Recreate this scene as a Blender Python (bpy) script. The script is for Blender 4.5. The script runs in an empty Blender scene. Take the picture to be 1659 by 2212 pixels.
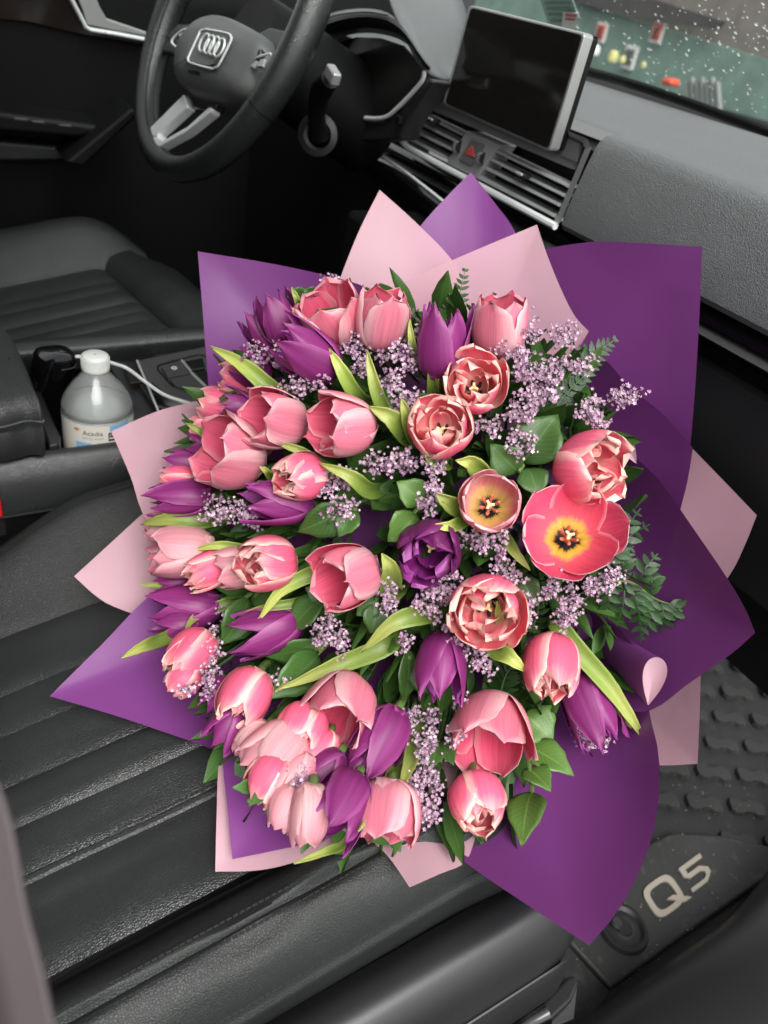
import bpy, bmesh, math, random
import numpy as np
from mathutils import Vector, Matrix, noise
random.seed(7)
sc = bpy.context.scene
COL = sc.collection
PI = math.pi

# ------------------------------------------------------------------ camera
# car axes: X to the passenger side, Y to the front, Z up; metres, floor carpet near z = 0.06
CAM = Vector((0.80, 0.0, 1.0))
RM = Matrix(((0.48689123, -0.57446743, 0.65796968),
             (0.85672438, 0.16732325, -0.48787936),
             (0.17017718, 0.80124285, 0.57362848)))
FPX, CPX, CPY = 1662.0, 829.5, 1106.0
cd = bpy.data.cameras.new('camera')
cam = bpy.data.objects.new('camera', cd)
COL.objects.link(cam)
cam.matrix_world = Matrix.Translation(CAM) @ RM.to_4x4()
cd.sensor_fit = 'VERTICAL'
cd.sensor_height = 34.6
cd.sensor_width = 25.95
cd.lens = FPX / 2212.0 * 34.6
cd.clip_start = 0.01
cd.clip_end = 200
cd.dof.use_dof = True
cd.dof.focus_distance = 0.62
cd.dof.aperture_fstop = 6.5
sc.camera = cam

# ------------------------------------------------------------------ light
SUN_EL, SUN_ROT = math.radians(52), math.radians(104)
w = bpy.data.worlds.new('World')
sc.world = w
w.use_nodes = True
nt = w.node_tree
bg = nt.nodes['Background']
sky = nt.nodes.new('ShaderNodeTexSky')
sky.sky_type = 'NISHITA'
sky.sun_disc = False
sky.sun_elevation = SUN_EL
sky.sun_rotation = SUN_ROT
sky.air_density = 1.0
sky.dust_density = 4.0
hsv = nt.nodes.new('ShaderNodeHueSaturation')
hsv.inputs['Saturation'].default_value = 0.06
nt.links.new(sky.outputs[0], hsv.inputs['Color'])
nt.links.new(hsv.outputs[0], bg.inputs['Color'])
bg.inputs['Strength'].default_value = 0.15
sd = bpy.data.lights.new('sun', 'SUN')
sd.energy = 1.6
sd.angle = math.radians(40)
sd.color = (1.0, 0.98, 0.95)
so = bpy.data.objects.new('sun', sd)
COL.objects.link(so)
# light arrives through the open passenger door (from +X, above)
sdir = Vector((math.sin(SUN_ROT) * math.cos(SUN_EL), math.cos(SUN_ROT) * math.cos(SUN_EL), math.sin(SUN_EL)))
so.rotation_euler = sdir.to_track_quat('Z', 'Y').to_euler()
sc.view_settings.view_transform = 'Standard'
sc.view_settings.look = 'None'
sc.view_settings.gamma = 1.0
sc.view_settings.use_curve_mapping = False
sc.view_settings.exposure = 0.88

# ------------------------------------------------------------------ geometry helpers
def cray(px, py):
    return Vector((px - CPX, CPY - py, -FPX)).normalized()
def ray(px, py):
    return RM @ cray(px, py)
def P(px, py, t):
    return CAM + ray(px, py) * t
def Pa(px, py, ax, val):
    d = ray(px, py)
    return CAM + d * ((val - CAM[ax]) / d[ax])
def Px(px, py, x): return Pa(px, py, 0, x)
def Py(px, py, y): return Pa(px, py, 1, y)
def Pz(px, py, z): return Pa(px, py, 2, z)
def mpp(px, py, t):
    return t * -cray(px, py).z / FPX

def tag(o, label=None, cat=None, group=None, kind=None):
    if label: o['label'] = label
    if cat: o['category'] = cat
    if group: o['group'] = group
    if kind: o['kind'] = kind
    return o
def empty(name, loc=(0, 0, 0), label=None, cat=None, group=None, mat=None):
    o = bpy.data.objects.new(name, None)
    COL.objects.link(o)
    o.empty_display_size = 0.02
    if mat is not None: o.matrix_world = mat
    else: o.location = loc
    return tag(o, label, cat, group)
def mk(name, vs, fs, mats, parent=None, smooth=True, mi=None, uv=None, flip=False, auto=None):
    me = bpy.data.meshes.new(name)
    if flip: fs = [tuple(reversed(f)) for f in fs]
    me.from_pydata([tuple(v) for v in vs], [], fs)
    if not isinstance(mats, (list, tuple)): mats = [mats]
    for m in mats: me.materials.append(m)
    if mi: me.polygons.foreach_set('material_index', mi)
    if uv:
        l = me.uv_layers.new(name='UVMap')
        for lp in me.loops: l.data[lp.index].uv = uv[lp.vertex_index]
    if smooth: me.polygons.foreach_set('use_smooth', [True] * len(me.polygons))
    if auto is not None:
        try: me.set_sharp_from_angle(angle=math.radians(auto))
        except Exception: pass
    me.update()
    o = bpy.data.objects.new(name, me)
    COL.objects.link(o)
    if parent is not None:
        o.parent = parent
        off = parent.get('_off')
        if off: o.location = -Vector(off)
    return o
def things(name, loc, label, cat, group=None):
    """Empty at loc whose mesh children are written in world coordinates."""
    o = empty(name, loc, label, cat, group)
    o['_off'] = tuple(loc)
    return o
class MB:
    """collects shapes into one mesh"""
    def __init__(s): s.v = []; s.f = []
    def add(s, vs, fs):
        n = len(s.v); s.v += [Vector(v) for v in vs]; s.f += [tuple(i + n for i in f) for f in fs]; return s
    def box(s, c, size, rot=None):
        c = Vector(c); hx, hy, hz = [q / 2 for q in size]
        vs = [Vector((x, y, z)) for x in (-hx, hx) for y in (-hy, hy) for z in (-hz, hz)]
        if rot: vs = [rot @ v for v in vs]
        return s.add([c + v for v in vs], [(0, 1, 3, 2), (4, 6, 7, 5), (0, 4, 5, 1), (2, 3, 7, 6), (0, 2, 6, 4), (1, 5, 7, 3)])
    def prism(s, poly, d):
        """polygon of 3D points extruded by vector d"""
        n = len(poly); d = Vector(d); poly = [Vector(p) for p in poly]
        nrm = Vector((0, 0, 0))
        for i in range(n):
            nrm += (poly[i] - poly[0]).cross(poly[(i + 1) % n] - poly[0])
        if nrm.dot(d) > 0: poly = poly[::-1]
        vs = poly + [p + d for p in poly]
        fs = [tuple(range(n)), tuple(range(2 * n - 1, n - 1, -1))]
        fs += [((i + 1) % n, i, i + n, (i + 1) % n + n) for i in range(n)]
        return s.add(vs, fs)
    def tube(s, pts, rad, seg=8, cap=True, closed=False):
        pts = [Vector(p) for p in pts]; n = len(pts)
        if not isinstance(rad, (list, tuple)): rad = [rad] * n
        vs = []; fs = []
        prev = None
        for i, p in enumerate(pts):
            if closed: tg = pts[(i + 1) % n] - pts[i - 1]
            else: tg = pts[min(i + 1, n - 1)] - pts[max(i - 1, 0)]
            tg.normalize()
            if prev is None:
                a = tg.orthogonal().normalized()
            else:
                a = (prev - tg * prev.dot(tg))
                if a.length < 1e-6: a = tg.orthogonal()
                a.normalize()
            prev = a
            b = tg.cross(a)
            for k in range(seg):
                th = 2 * PI * k / seg
                vs.append(p + (a * math.cos(th) + b * math.sin(th)) * rad[i])
        for i in range(n if closed else n - 1):
            j = (i + 1) % n
            for k in range(seg):
                k2 = (k + 1) % seg
                fs.append((i * seg + k, i * seg + k2, j * seg + k2, j * seg + k))
        if cap and not closed:
            fs.append(tuple(range(seg - 1, -1, -1)))
            fs.append(tuple((n - 1) * seg + k for k in range(seg)))
        return s.add(vs, fs)
    def lathe(s, prof, center=(0, 0, 0), seg=24, axis=None):
        c = Vector(center); vs = []; fs = []
        M = Matrix.Identity(3)
        if axis is not None: M = Vector(axis).to_track_quat('Z', 'Y').to_matrix()
        n = len(prof)
        for r, z in prof:
            for k in range(seg):
                th = 2 * PI * k / seg
                vs.append(c + M @ Vector((r * math.cos(th), r * math.sin(th), z)))
        for i in range(n - 1):
            for k in range(seg):
                k2 = (k + 1) % seg
                fs.append((i * seg + k, i * seg + k2, (i + 1) * seg + k2, (i + 1) * seg + k))
        return s.add(vs, fs)
    def grid(s, rows):
        n = len(rows); m = len(rows[0])
        vs = [p for r in rows for p in r]
        fs = [(i * m + j, i * m + j + 1, (i + 1) * m + j + 1, (i + 1) * m + j) for i in range(n - 1) for j in range(m - 1)]
        return s.add(vs, fs)
    def build(s, name, mat, parent=None, smooth=True, bevel=0, seg=2, auto=35, flip=False):
        o = mk(name, s.v, s.f, mat, parent, smooth, auto=(auto if smooth else None), flip=flip)
        if bevel:
            b = o.modifiers.new('bevel', 'BEVEL'); b.width = bevel; b.segments = seg; b.limit_method = 'ANGLE'
            b.angle_limit = math.radians(30); b.harden_normals = True
        return o
def cr(pts, n):
    """Catmull-Rom resample of Vectors (or tuples)"""
    pts = [Vector(p) for p in pts]
    if len(pts) == 2: return [pts[0].lerp(pts[1], i / (n - 1)) for i in range(n)]
    out = []
    m = len(pts) - 1
    for i in range(n):
        x = i / (n - 1) * m; k = min(int(x), m - 1); f = x - k
        p1, p2 = pts[k], pts[k + 1]
        p0 = pts[k - 1] if k > 0 else p1 * 2 - p2
        p3 = pts[k + 2] if k + 2 <= m else p2 * 2 - p1
        out.append(0.5 * ((2 * p1) + (p2 - p0) * f + (2 * p0 - 5 * p1 + 4 * p2 - p3) * f * f + (3 * p1 - p0 - 3 * p2 + p3) * f ** 3))
    return out
def lin(xs, x):
    """piecewise linear (x, y) table"""
    if x <= xs[0][0]: return xs[0][1]
    for (a, b), (c, d) in zip(xs, xs[1:]):
        if x <= c: return b + (d - b) * (x - a) / (c - a)
    return xs[-1][1]
def smooth_tab(xs, x):
    if x <= xs[0][0]: return xs[0][1]
    for (a, b), (c, d) in zip(xs, xs[1:]):
        if x <= c:
            f = (x - a) / (c - a); f = f * f * (3 - 2 * f)
            return b + (d - b) * f
    return xs[-1][1]
def rrect(w, h, r, seg=5):
    """rounded rectangle outline in 2D"""
    out = []
    for cx, cy, a0 in ((w / 2 - r, h / 2 - r, 0), (-w / 2 + r, h / 2 - r, 90), (-w / 2 + r, -h / 2 + r, 180), (w / 2 - r, -h / 2 + r, 270)):
        for k in range(seg + 1):
            a = math.radians(a0 + 90 * k / seg)
            out.append((cx + r * math.cos(a), cy + r * math.sin(a)))
    return out
# ------------------------------------------------------------------ materials
def srgb(r, g, b):
    f = lambda c: (c / 255 / 12.92) if c <= 10 else ((c / 255 + 0.055) / 1.055) ** 2.4
    return (f(r), f(g), f(b), 1)
def newmat(name):
    m = bpy.data.materials.new(name); m.use_nodes = True
    return m, m.node_tree, m.node_tree.nodes['Principled BSDF']
def pm(name, col, rough=0.5, metal=0.0, spec=0.5, grain=None, var=0.0, coat=0.0, speck=0.0, rvar=0.0):
    """principled with optional grain = (kind, scale, strength, distance), colour variation and wear"""
    m, t, b = newmat(name)
    if len(col) == 3: col = (*col, 1)
    b.inputs['Base Color'].default_value = col
    b.inputs['Roughness'].default_value = rough
    b.inputs['Metallic'].default_value = metal
    b.inputs['Specular IOR Level'].default_value = spec
    b.inputs['Coat Weight'].default_value = coat
    b.inputs['Coat Roughness'].default_value = 0.08
    tc = t.nodes.new('ShaderNodeTexCoord')
    L = t.links.new
    if var or speck:
        n = t.nodes.new('ShaderNodeTexNoise'); n.inputs['Scale'].default_value = 9; n.inputs['Detail'].default_value = 6
        L(tc.outputs['Object'], n.inputs['Vector'])
        mp = t.nodes.new('ShaderNodeMapRange'); mp.inputs[1].default_value = 0.3; mp.inputs[2].default_value = 0.7
        mp.inputs[3].default_value = 1 - var; mp.inputs[4].default_value = 1 + var
        L(n.outputs['Fac'], mp.inputs[0])
        mx = t.nodes.new('ShaderNodeMix'); mx.data_type = 'RGBA'; mx.blend_type = 'MULTIPLY'; mx.inputs[0].default_value = 1
        mx.inputs[6].default_value = col
        L(mp.outputs[0], mx.inputs[7])
        last = mx.outputs[2]
        if speck:
            n2 = t.nodes.new('ShaderNodeTexNoise'); n2.inputs['Scale'].default_value = 60; n2.inputs['Detail'].default_value = 8; n2.inputs['Roughness'].default_value = 0.7
            L(tc.outputs['Object'], n2.inputs['Vector'])
            r2 = t.nodes.new('ShaderNodeMapRange'); r2.inputs[1].default_value = 0.56; r2.inputs[2].default_value = 0.78; r2.inputs[4].default_value = speck
            L(n2.outputs['Fac'], r2.inputs[0])
            m2 = t.nodes.new('ShaderNodeMix'); m2.data_type = 'RGBA'
            m2.inputs[7].default_value = (0.16, 0.15, 0.13, 1)
            L(r2.outputs[0], m2.inputs[0]); L(last, m2.inputs[6]); last = m2.outputs[2]
        L(last, b.inputs['Base Color'])
    if rvar:
        n = t.nodes.new('ShaderNodeTexNoise'); n.inputs['Scale'].default_value = 14; n.inputs['Detail'].default_value = 5
        L(tc.outputs['Object'], n.inputs['Vector'])
        mp = t.nodes.new('ShaderNodeMapRange'); mp.inputs[1].default_value = 0.3; mp.inputs[2].default_value = 0.7
        mp.inputs[3].default_value = rough - rvar; mp.inputs[4].default_value = rough + rvar
        L(n.outputs['Fac'], mp.inputs[0]); L(mp.outputs[0], b.inputs['Roughness'])
    if grain:
        kind, scale, strength, dist = grain
        bp = t.nodes.new('ShaderNodeBump'); bp.inputs['Strength'].default_value = strength; bp.inputs['Distance'].default_value = dist
        if kind == 'leather':
            nz = t.nodes.new('ShaderNodeTexNoise'); nz.inputs['Scale'].default_value = scale * 0.35; nz.inputs['Detail'].default_value = 3
            L(tc.outputs['Object'], nz.inputs['Vector'])
            ad = t.nodes.new('ShaderNodeMix'); ad.data_type = 'RGBA'; ad.blend_type = 'LINEAR_LIGHT'; ad.inputs[0].default_value = 0.0007
            L(tc.outputs['Object'], ad.inputs[6]); L(nz.outputs['Color'], ad.inputs[7])
            vo = t.nodes.new('ShaderNodeTexVoronoi'); vo.feature = 'DISTANCE_TO_EDGE'; vo.inputs['Scale'].default_value = scale
            L(ad.outputs[2], vo.inputs['Vector'])
            mr = t.nodes.new('ShaderNodeMapRange'); mr.inputs[2].default_value = 0.22
            L(vo.outputs['Distance'], mr.inputs[0])
            n3 = t.nodes.new('ShaderNodeTexNoise'); n3.inputs['Scale'].default_value = scale * 0.12; n3.inputs['Detail'].default_value = 5
            L(tc.outputs['Object'], n3.inputs['Vector'])
            a3 = t.nodes.new('ShaderNodeMath'); a3.operation = 'MULTIPLY_ADD'; a3.inputs[1].default_value = 1.8
            L(n3.outputs['Fac'], a3.inputs[0]); L(mr.outputs[0], a3.inputs[2])
            L(a3.outputs[0], bp.inputs['Height'])
        else:
            nz = t.nodes.new('ShaderNodeTexNoise'); nz.inputs['Scale'].default_value = scale; nz.inputs['Detail'].default_value = 4
            L(tc.outputs['Object'], nz.inputs['Vector']); L(nz.outputs['Fac'], bp.inputs['Height'])
        L(bp.outputs[0], b.inputs['Normal'])
    return m
M = {}
M['leather'] = pm('black_leather', (0.021, 0.0235, 0.0225), 0.35, spec=0.6, grain=('leather', 520, 0.34, 0.0009), var=0.12, rvar=0.05)
M['leather_smooth'] = pm('smooth_leather', (0.014, 0.0155, 0.0155), 0.30, spec=0.65, grain=('leather', 700, 0.3, 0.0005), var=0.1, rvar=0.06)
M['bolster'] = pm('bolster_leather', (0.017, 0.019, 0.018), 0.46, spec=0.32, grain=('leather', 520, 0.3, 0.0008), var=0.12, rvar=0.05)
M['thread'] = pm('stitch_thread', (0.012, 0.012, 0.012), 0.7)
M['thread_light'] = pm('stitch_thread_light', (0.10, 0.105, 0.105), 0.7)
M['dash'] = pm('dash_foam', (0.125, 0.129, 0.132), 0.46, grain=('leather', 480, 0.6, 0.0009), var=0.06)
M['plastic'] = pm('black_plastic', (0.015, 0.015, 0.016), 0.36, grain=('noise', 900, 0.25, 0.0004), var=0.1)
M['plastic_grey'] = pm('grey_plastic', (0.045, 0.045, 0.045), 0.40, grain=('noise', 1100, 0.3, 0.0004), var=0.1)
M['black'] = pm('dark_plastic', (0.0026, 0.0026, 0.0030), 0.55, spec=0.25, grain=('noise', 700, 0.2, 0.0004))
M['gloss'] = pm('piano_black', (0.004, 0.004, 0.005), 0.07, coat=0.6)
M['silver'] = pm('satin_aluminium', (0.74, 0.75, 0.74), 0.30, metal=0.45, rvar=0.05)
M['silver_paint'] = pm('silver_paint', (0.42, 0.42, 0.41), 0.33, metal=0.55)
M['chrome'] = pm('chrome', (0.82, 0.84, 0.84), 0.16, metal=0.6)
M['vent'] = pm('vent_grey_plastic', (0.30, 0.305, 0.30), 0.42, var=0.05)
M['vent_dark'] = pm('vent_block_plastic', (0.13, 0.135, 0.13), 0.45, var=0.05)
M['hub'] = pm('hub_skin', (0.095, 0.10, 0.097), 0.42, grain=('leather', 800, 0.2, 0.0005))
M['bright'] = pm('bright_trim', (0.78, 0.80, 0.79), 0.22, metal=0.15)
M['screen'] = pm('dark_screen_glass', (0.010, 0.009, 0.008), 0.10, spec=0.6)
M['red'] = pm('red_print', srgb(200, 70, 75), 0.5)
M['redlit'] = pm('red_button', srgb(190, 30, 35), 0.4)
M['carpet'] = pm('dark_carpet', (0.003, 0.003, 0.0033), 0.95, spec=0.1, grain=('noise', 500, 1.0, 0.002), var=0.4)
M['rubber'] = pm('rubber_mat', (0.018, 0.018, 0.0175), 0.55, grain=('noise', 260, 0.5, 0.0008), var=0.25, speck=0.35)
M['rubber_dark'] = pm('rubber_mat_base', (0.009, 0.009, 0.009), 0.6, grain=('noise', 260, 0.5, 0.0008), var=0.3, speck=0.25)
M['badge'] = pm('beige_inlay', srgb(138, 131, 119), 0.6, grain=('noise', 300, 0.3, 0.0004), var=0.12)
M['white'] = pm('white_plastic', (0.72, 0.72, 0.70), 0.4)
M['headliner'] = pm('headliner_cloth', (0.30, 0.29, 0.28), 0.9)
M['webbing'] = pm('seat_belt_webbing', (0.058, 0.045, 0.048), 0.6, grain=('noise', 600, 0.4, 0.0005))
M['walnut'] = pm('dark_trim', (0.012, 0.009, 0.007), 0.15, var=0.4, coat=0.5)
def paper(name, col, transp, transl, var=0.05):
    m, t, b = newmat(name)
    L = t.links.new
    b.inputs['Base Color'].default_value = col
    b.inputs['Roughness'].default_value = 0.44
    b.inputs['Specular IOR Level'].default_value = 0.38
    tc = t.nodes.new('ShaderNodeTexCoord')
    n = t.nodes.new('ShaderNodeTexNoise'); n.inputs['Scale'].default_value = 7; n.inputs['Detail'].default_value = 3
    L(tc.outputs['Object'], n.inputs['Vector'])
    bp = t.nodes.new('ShaderNodeBump'); bp.inputs['Strength'].default_value = 0.12; bp.inputs['Distance'].default_value = 0.02
    L(n.outputs['Fac'], bp.inputs['Height']); L(bp.outputs[0], b.inputs['Normal'])
    n2 = t.nodes.new('ShaderNodeTexNoise'); n2.inputs['Scale'].default_value = 900; n2.inputs['Detail'].default_value = 2
    L(tc.outputs['Object'], n2.inputs['Vector'])
    mr = t.nodes.new('ShaderNodeMapRange'); mr.inputs[3].default_value = 1 - var; mr.inputs[4].default_value = 1 + var
    L(n2.outputs['Fac'], mr.inputs[0])
    mx = t.nodes.new('ShaderNodeMix'); mx.data_type = 'RGBA'; mx.blend_type = 'MULTIPLY'; mx.inputs[0].default_value = 1
    mx.inputs[6].default_value = col; L(mr.outputs[0], mx.inputs[7]); L(mx.outputs[2], b.inputs['Base Color'])
    tl = t.nodes.new('ShaderNodeBsdfTranslucent'); tl.inputs['Color'].default_value = col
    m1 = t.nodes.new('ShaderNodeMixShader'); m1.inputs[0].default_value = transl
    L(b.outputs[0], m1.inputs[1]); L(tl.outputs[0], m1.inputs[2])
    tp = t.nodes.new('ShaderNodeBsdfTransparent')
    m2 = t.nodes.new('ShaderNodeMixShader'); m2.inputs[0].default_value = transp
    L(m1.outputs[0], m2.inputs[1]); L(tp.outputs[0], m2.inputs[2])
    L(m2.outputs[0], t.nodes['Material Output'].inputs['Surface'])
    return m
M['purple'] = paper('purple_wrap', (0.215, 0.050, 0.235, 1), 0.10, 0.20)
M['pink'] = paper('pink_wrap', (0.72, 0.45, 0.52, 1), 0.38, 0.25)
M['edge'] = pm('paper_cut_edge', (0.75, 0.66, 0.70), 0.6)
def petal(name, ramp, edge, edge_pos=0.55, edge_amt=0.8, tip=None, streak=0.2, transl=0.38, rough=0.42, blotch=None):
    """UV x = along the petal, y = across; natural pigment pattern of the petal"""
    m, t, b = newmat(name)
    L = t.links.new
    uv = t.nodes.new('ShaderNodeUVMap'); uv.uv_map = 'UVMap'
    sp = t.nodes.new('ShaderNodeSeparateXYZ'); L(uv.outputs[0], sp.inputs[0])
    rp = t.nodes.new('ShaderNodeValToRGB')
    e = rp.color_ramp.elements
    while len(e) > 1: e.remove(e[-1])
    e[0].position = ramp[0][0]; e[0].color = ramp[0][1]
    for p_, c_ in ramp[1:]:
        q = e.new(p_); q.color = c_
    # wobble the zones with stretched noise
    mp = t.nodes.new('ShaderNodeMapping'); mp.inputs['Scale'].default_value = (0.9, 11, 1)
    oi = t.nodes.new('ShaderNodeObjectInfo')
    cb = t.nodes.new('ShaderNodeCombineXYZ'); L(sp.outputs[0], cb.inputs[0]); L(sp.outputs[1], cb.inputs[1])
    L(cb.outputs[0], mp.inputs['Vector'])
    nz = t.nodes.new('ShaderNodeTexNoise'); nz.noise_dimensions = '4D'; nz.inputs['Scale'].default_value = 1.0; nz.inputs['Detail'].default_value = 4
    L(mp.outputs[0], nz.inputs['Vector'])
    mw = t.nodes.new('ShaderNodeMath'); mw.operation = 'MULTIPLY'; mw.inputs[1].default_value = 40; L(oi.outputs['Random'], mw.inputs[0]); L(mw.outputs[0], nz.inputs['W'])
    wob = t.nodes.new('ShaderNodeMath'); wob.operation = 'MULTIPLY_ADD'; wob.inputs[1].default_value = 0.22; wob.inputs[2].default_value = -0.11
    L(nz.outputs['Fac'], wob.inputs[0])
    ad = t.nodes.new('ShaderNodeMath'); ad.operation = 'ADD'; L(sp.outputs[0], ad.inputs[0]); L(wob.outputs[0], ad.inputs[1])
    L(ad.outputs[0], rp.inputs[0])
    # distance from the midrib
    s1 = t.nodes.new('ShaderNodeMath'); s1.operation = 'SUBTRACT'; s1.inputs[1].default_value = 0.5; L(sp.outputs[1], s1.inputs[0])
    s2 = t.nodes.new('ShaderNodeMath'); s2.operation = 'ABSOLUTE'; L(s1.outputs[0], s2.inputs[0])
    s3 = t.nodes.new('ShaderNodeMath'); s3.operation = 'MULTIPLY_ADD'; s3.inputs[1].default_value = 2; L(s2.outputs[0], s3.inputs[0]); L(wob.outputs[0], s3.inputs[2])
    tipf = t.nodes.new('ShaderNodeMapRange'); tipf.interpolation_type = 'SMOOTHSTEP'
    tipf.inputs[1].default_value = 0.80; tipf.inputs[2].default_value = 1.02; tipf.inputs[4].default_value = 0.45
    L(sp.outputs[0], tipf.inputs[0])
    s4 = t.nodes.new('ShaderNodeMath'); s4.operation = 'ADD'; L(s3.outputs[0], s4.inputs[0]); L(tipf.outputs[0], s4.inputs[1])
    em = t.nodes.new('ShaderNodeMapRange'); em.interpolation_type = 'SMOOTHSTEP'
    em.inputs[1].default_value = edge_pos; em.inputs[2].default_value = 1.05; em.inputs[4].default_value = edge_amt
    L(s4.outputs[0], em.inputs[0])
    mx = t.nodes.new('ShaderNodeMix'); mx.data_type = 'RGBA'; mx.inputs[7].default_value = edge
    L(em.outputs[0], mx.inputs[0]); L(rp.outputs[0], mx.inputs[6])
    st = t.nodes.new('ShaderNodeMapRange'); st.inputs[1].default_value = 0.3; st.inputs[2].default_value = 0.7
    st.inputs[3].default_value = 1 - streak; st.inputs[4].default_value = 1 + streak * 0.8
    L(nz.outputs['Fac'], st.inputs[0])
    m3 = t.nodes.new('ShaderNodeMix'); m3.data_type = 'RGBA'; m3.blend_type = 'MULTIPLY'; m3.inputs[0].default_value = 1
    L(mx.outputs[2], m3.inputs[6]); L(st.outputs[0], m3.inputs[7])
    vm = t.nodes.new('ShaderNodeMapping'); vm.inputs['Scale'].default_value = (1.6, 46, 1); L(cb.outputs[0], vm.inputs['Vector'])
    vn = t.nodes.new('ShaderNodeTexNoise'); vn.inputs['Scale'].default_value = 1.0; vn.inputs['Detail'].default_value = 3; vn.inputs['Distortion'].default_value = 0.4; L(vm.outputs[0], vn.inputs['Vector'])
    vv = t.nodes.new('ShaderNodeMapRange'); vv.inputs[1].default_value = 0.35; vv.inputs[2].default_value = 0.65; vv.inputs[3].default_value = 0.90; vv.inputs[4].default_value = 1.08; L(vn.outputs['Fac'], vv.inputs[0])
    m5 = t.nodes.new('ShaderNodeMix'); m5.data_type = 'RGBA'; m5.blend_type = 'MULTIPLY'; m5.inputs[0].default_value = 1; L(m3.outputs[2], m5.inputs[6]); L(vv.outputs[0], m5.inputs[7])
    m3 = m5
    hs = t.nodes.new('ShaderNodeHueSaturation')
    vr = t.nodes.new('ShaderNodeMapRange'); vr.inputs[3].default_value = 0.94; vr.inputs[4].default_value = 1.16
    L(oi.outputs['Random'], vr.inputs[0]); L(vr.outputs[0], hs.inputs['Value'])
    L(m3.outputs[2], hs.inputs['Color'])
    L(hs.outputs[0], b.inputs['Base Color'])
    b.inputs['Roughness'].default_value = rough
    b.inputs['Specular IOR Level'].default_value = 0.35
    bp = t.nodes.new('ShaderNodeBump'); bp.inputs['Strength'].default_value = 0.18; bp.inputs['Distance'].default_value = 0.0016
    L(nz.outputs['Fac'], bp.inputs['Height']); L(bp.outputs[0], b.inputs['Normal'])
    tl = t.nodes.new('ShaderNodeBsdfTranslucent'); L(hs.outputs[0], tl.inputs['Color'])
    m1 = t.nodes.new('ShaderNodeMixShader'); m1.inputs[0].default_value = transl
    L(b.outputs[0], m1.inputs[1]); L(tl.outputs[0], m1.inputs[2])
    L(m1.outputs[0], t.nodes['Material Output'].inputs['Surface'])
    return m
PALE = (0.86, 0.52, 0.52, 1)
M['A_out'] = petal('pale_pink_petal_outside', [(0.0, (0.62, 0.42, 0.32, 1)), (0.15, (0.76, 0.30, 0.36, 1)), (0.5, (0.76, 0.24, 0.33, 1)), (1, (0.74, 0.20, 0.29, 1))], (0.88, 0.60, 0.62, 1), 0.28, 0.85, streak=0.10)
M['A_in'] = petal('coral_petal_inside', [(0.0, (0.62, 0.40, 0.10, 1)), (0.12, (0.70, 0.36, 0.16, 1)), (0.24, (0.70, 0.075, 0.14, 1)), (0.6, (0.76, 0.10, 0.20, 1)), (1, (0.80, 0.19, 0.29, 1))], (0.88, 0.42, 0.47, 1), 0.70, 0.8, streak=0.10)
M['P_out'] = petal('blush_petal_outside', [(0.0, (0.60, 0.50, 0.34, 1)), (0.2, (0.74, 0.38, 0.40, 1)), (1, (0.76, 0.33, 0.40, 1))], (0.88, 0.62, 0.62, 1), 0.45, 0.7, streak=0.10)
M['B_out'] = petal('striped_petal_outside', [(0.0, (0.70, 0.56, 0.34, 1)), (0.14, (0.86, 0.46, 0.40, 1)), (0.3, (0.86, 0.15, 0.27, 1)), (0.75, (0.88, 0.17, 0.30, 1)), (1, (0.90, 0.46, 0.44, 1))], (0.95, 0.74, 0.64, 1), 0.52, 0.8, streak=0.10, transl=0.40)
M['B_in'] = petal('cream_coral_petal_inside', [(0.0, (0.70, 0.50, 0.16, 1)), (0.15, (0.92, 0.76, 0.46, 1)), (0.4, (0.92, 0.44, 0.40, 1)), (0.8, (0.88, 0.18, 0.27, 1)), (1, (0.92, 0.50, 0.48, 1))], (0.96, 0.76, 0.66, 1), 0.58, 0.8, streak=0.10, transl=0.46)
M['C_out'] = petal('purple_petal_outside', [(0.0, (0.10, 0.05, 0.06, 1)), (0.12, (0.13, 0.016, 0.085, 1)), (0.5, (0.20, 0.021, 0.135, 1)), (1, (0.24, 0.030, 0.165, 1))], (0.40, 0.085, 0.29, 1), 0.6, 0.6, streak=0.16, transl=0.2)
M['C_in'] = petal('purple_petal_inside', [(0.0, (0.30, 0.26, 0.12, 1)), (0.12, (0.10, 0.012, 0.09, 1)), (0.5, (0.18, 0.012, 0.14, 1)), (1, (0.26, 0.03, 0.22, 1))], (0.30, 0.05, 0.27, 1), 0.65, 0.6, streak=0.16, transl=0.2)
M['K_out'] = petal('plum_petal_outside', [(0.0, (0.06, 0.02, 0.05, 1)), (0.4, (0.10, 0.010, 0.072, 1)), (1, (0.12, 0.014, 0.085, 1))], (0.20, 0.035, 0.145, 1), 0.6, 0.6, streak=0.3, transl=0.12)
M['D_in'] = petal('yellow_hearted_petal_inside', [(0.0, (0.010, 0.008, 0.015, 1)), (0.17, (0.010, 0.008, 0.015, 1)), (0.22, (0.62, 0.40, 0.04, 1)), (0.29, (0.70, 0.45, 0.08, 1)), (0.38, (0.78, 0.12, 0.17, 1)), (0.7, (0.78, 0.085, 0.19, 1)), (1, (0.82, 0.15, 0.28, 1))], (0.90, 0.46, 0.52, 1), 0.82, 0.85, streak=0.10)
M['E_in'] = petal('pale_open_petal_inside', [(0.0, (0.012, 0.009, 0.015, 1)), (0.15, (0.012, 0.009, 0.015, 1)), (0.20, (0.60, 0.42, 0.08, 1)), (0.32, (0.74, 0.46, 0.20, 1)), (0.46, (0.80, 0.30, 0.32, 1)), (0.75, (0.84, 0.34, 0.40, 1)), (1, (0.88, 0.50, 0.54, 1))], (0.92, 0.66, 0.66, 1), 0.6, 0.85, streak=0.08, transl=0.45)
M['stamen'] = pm('stamen', srgb(190, 105, 75), 0.7)
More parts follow.
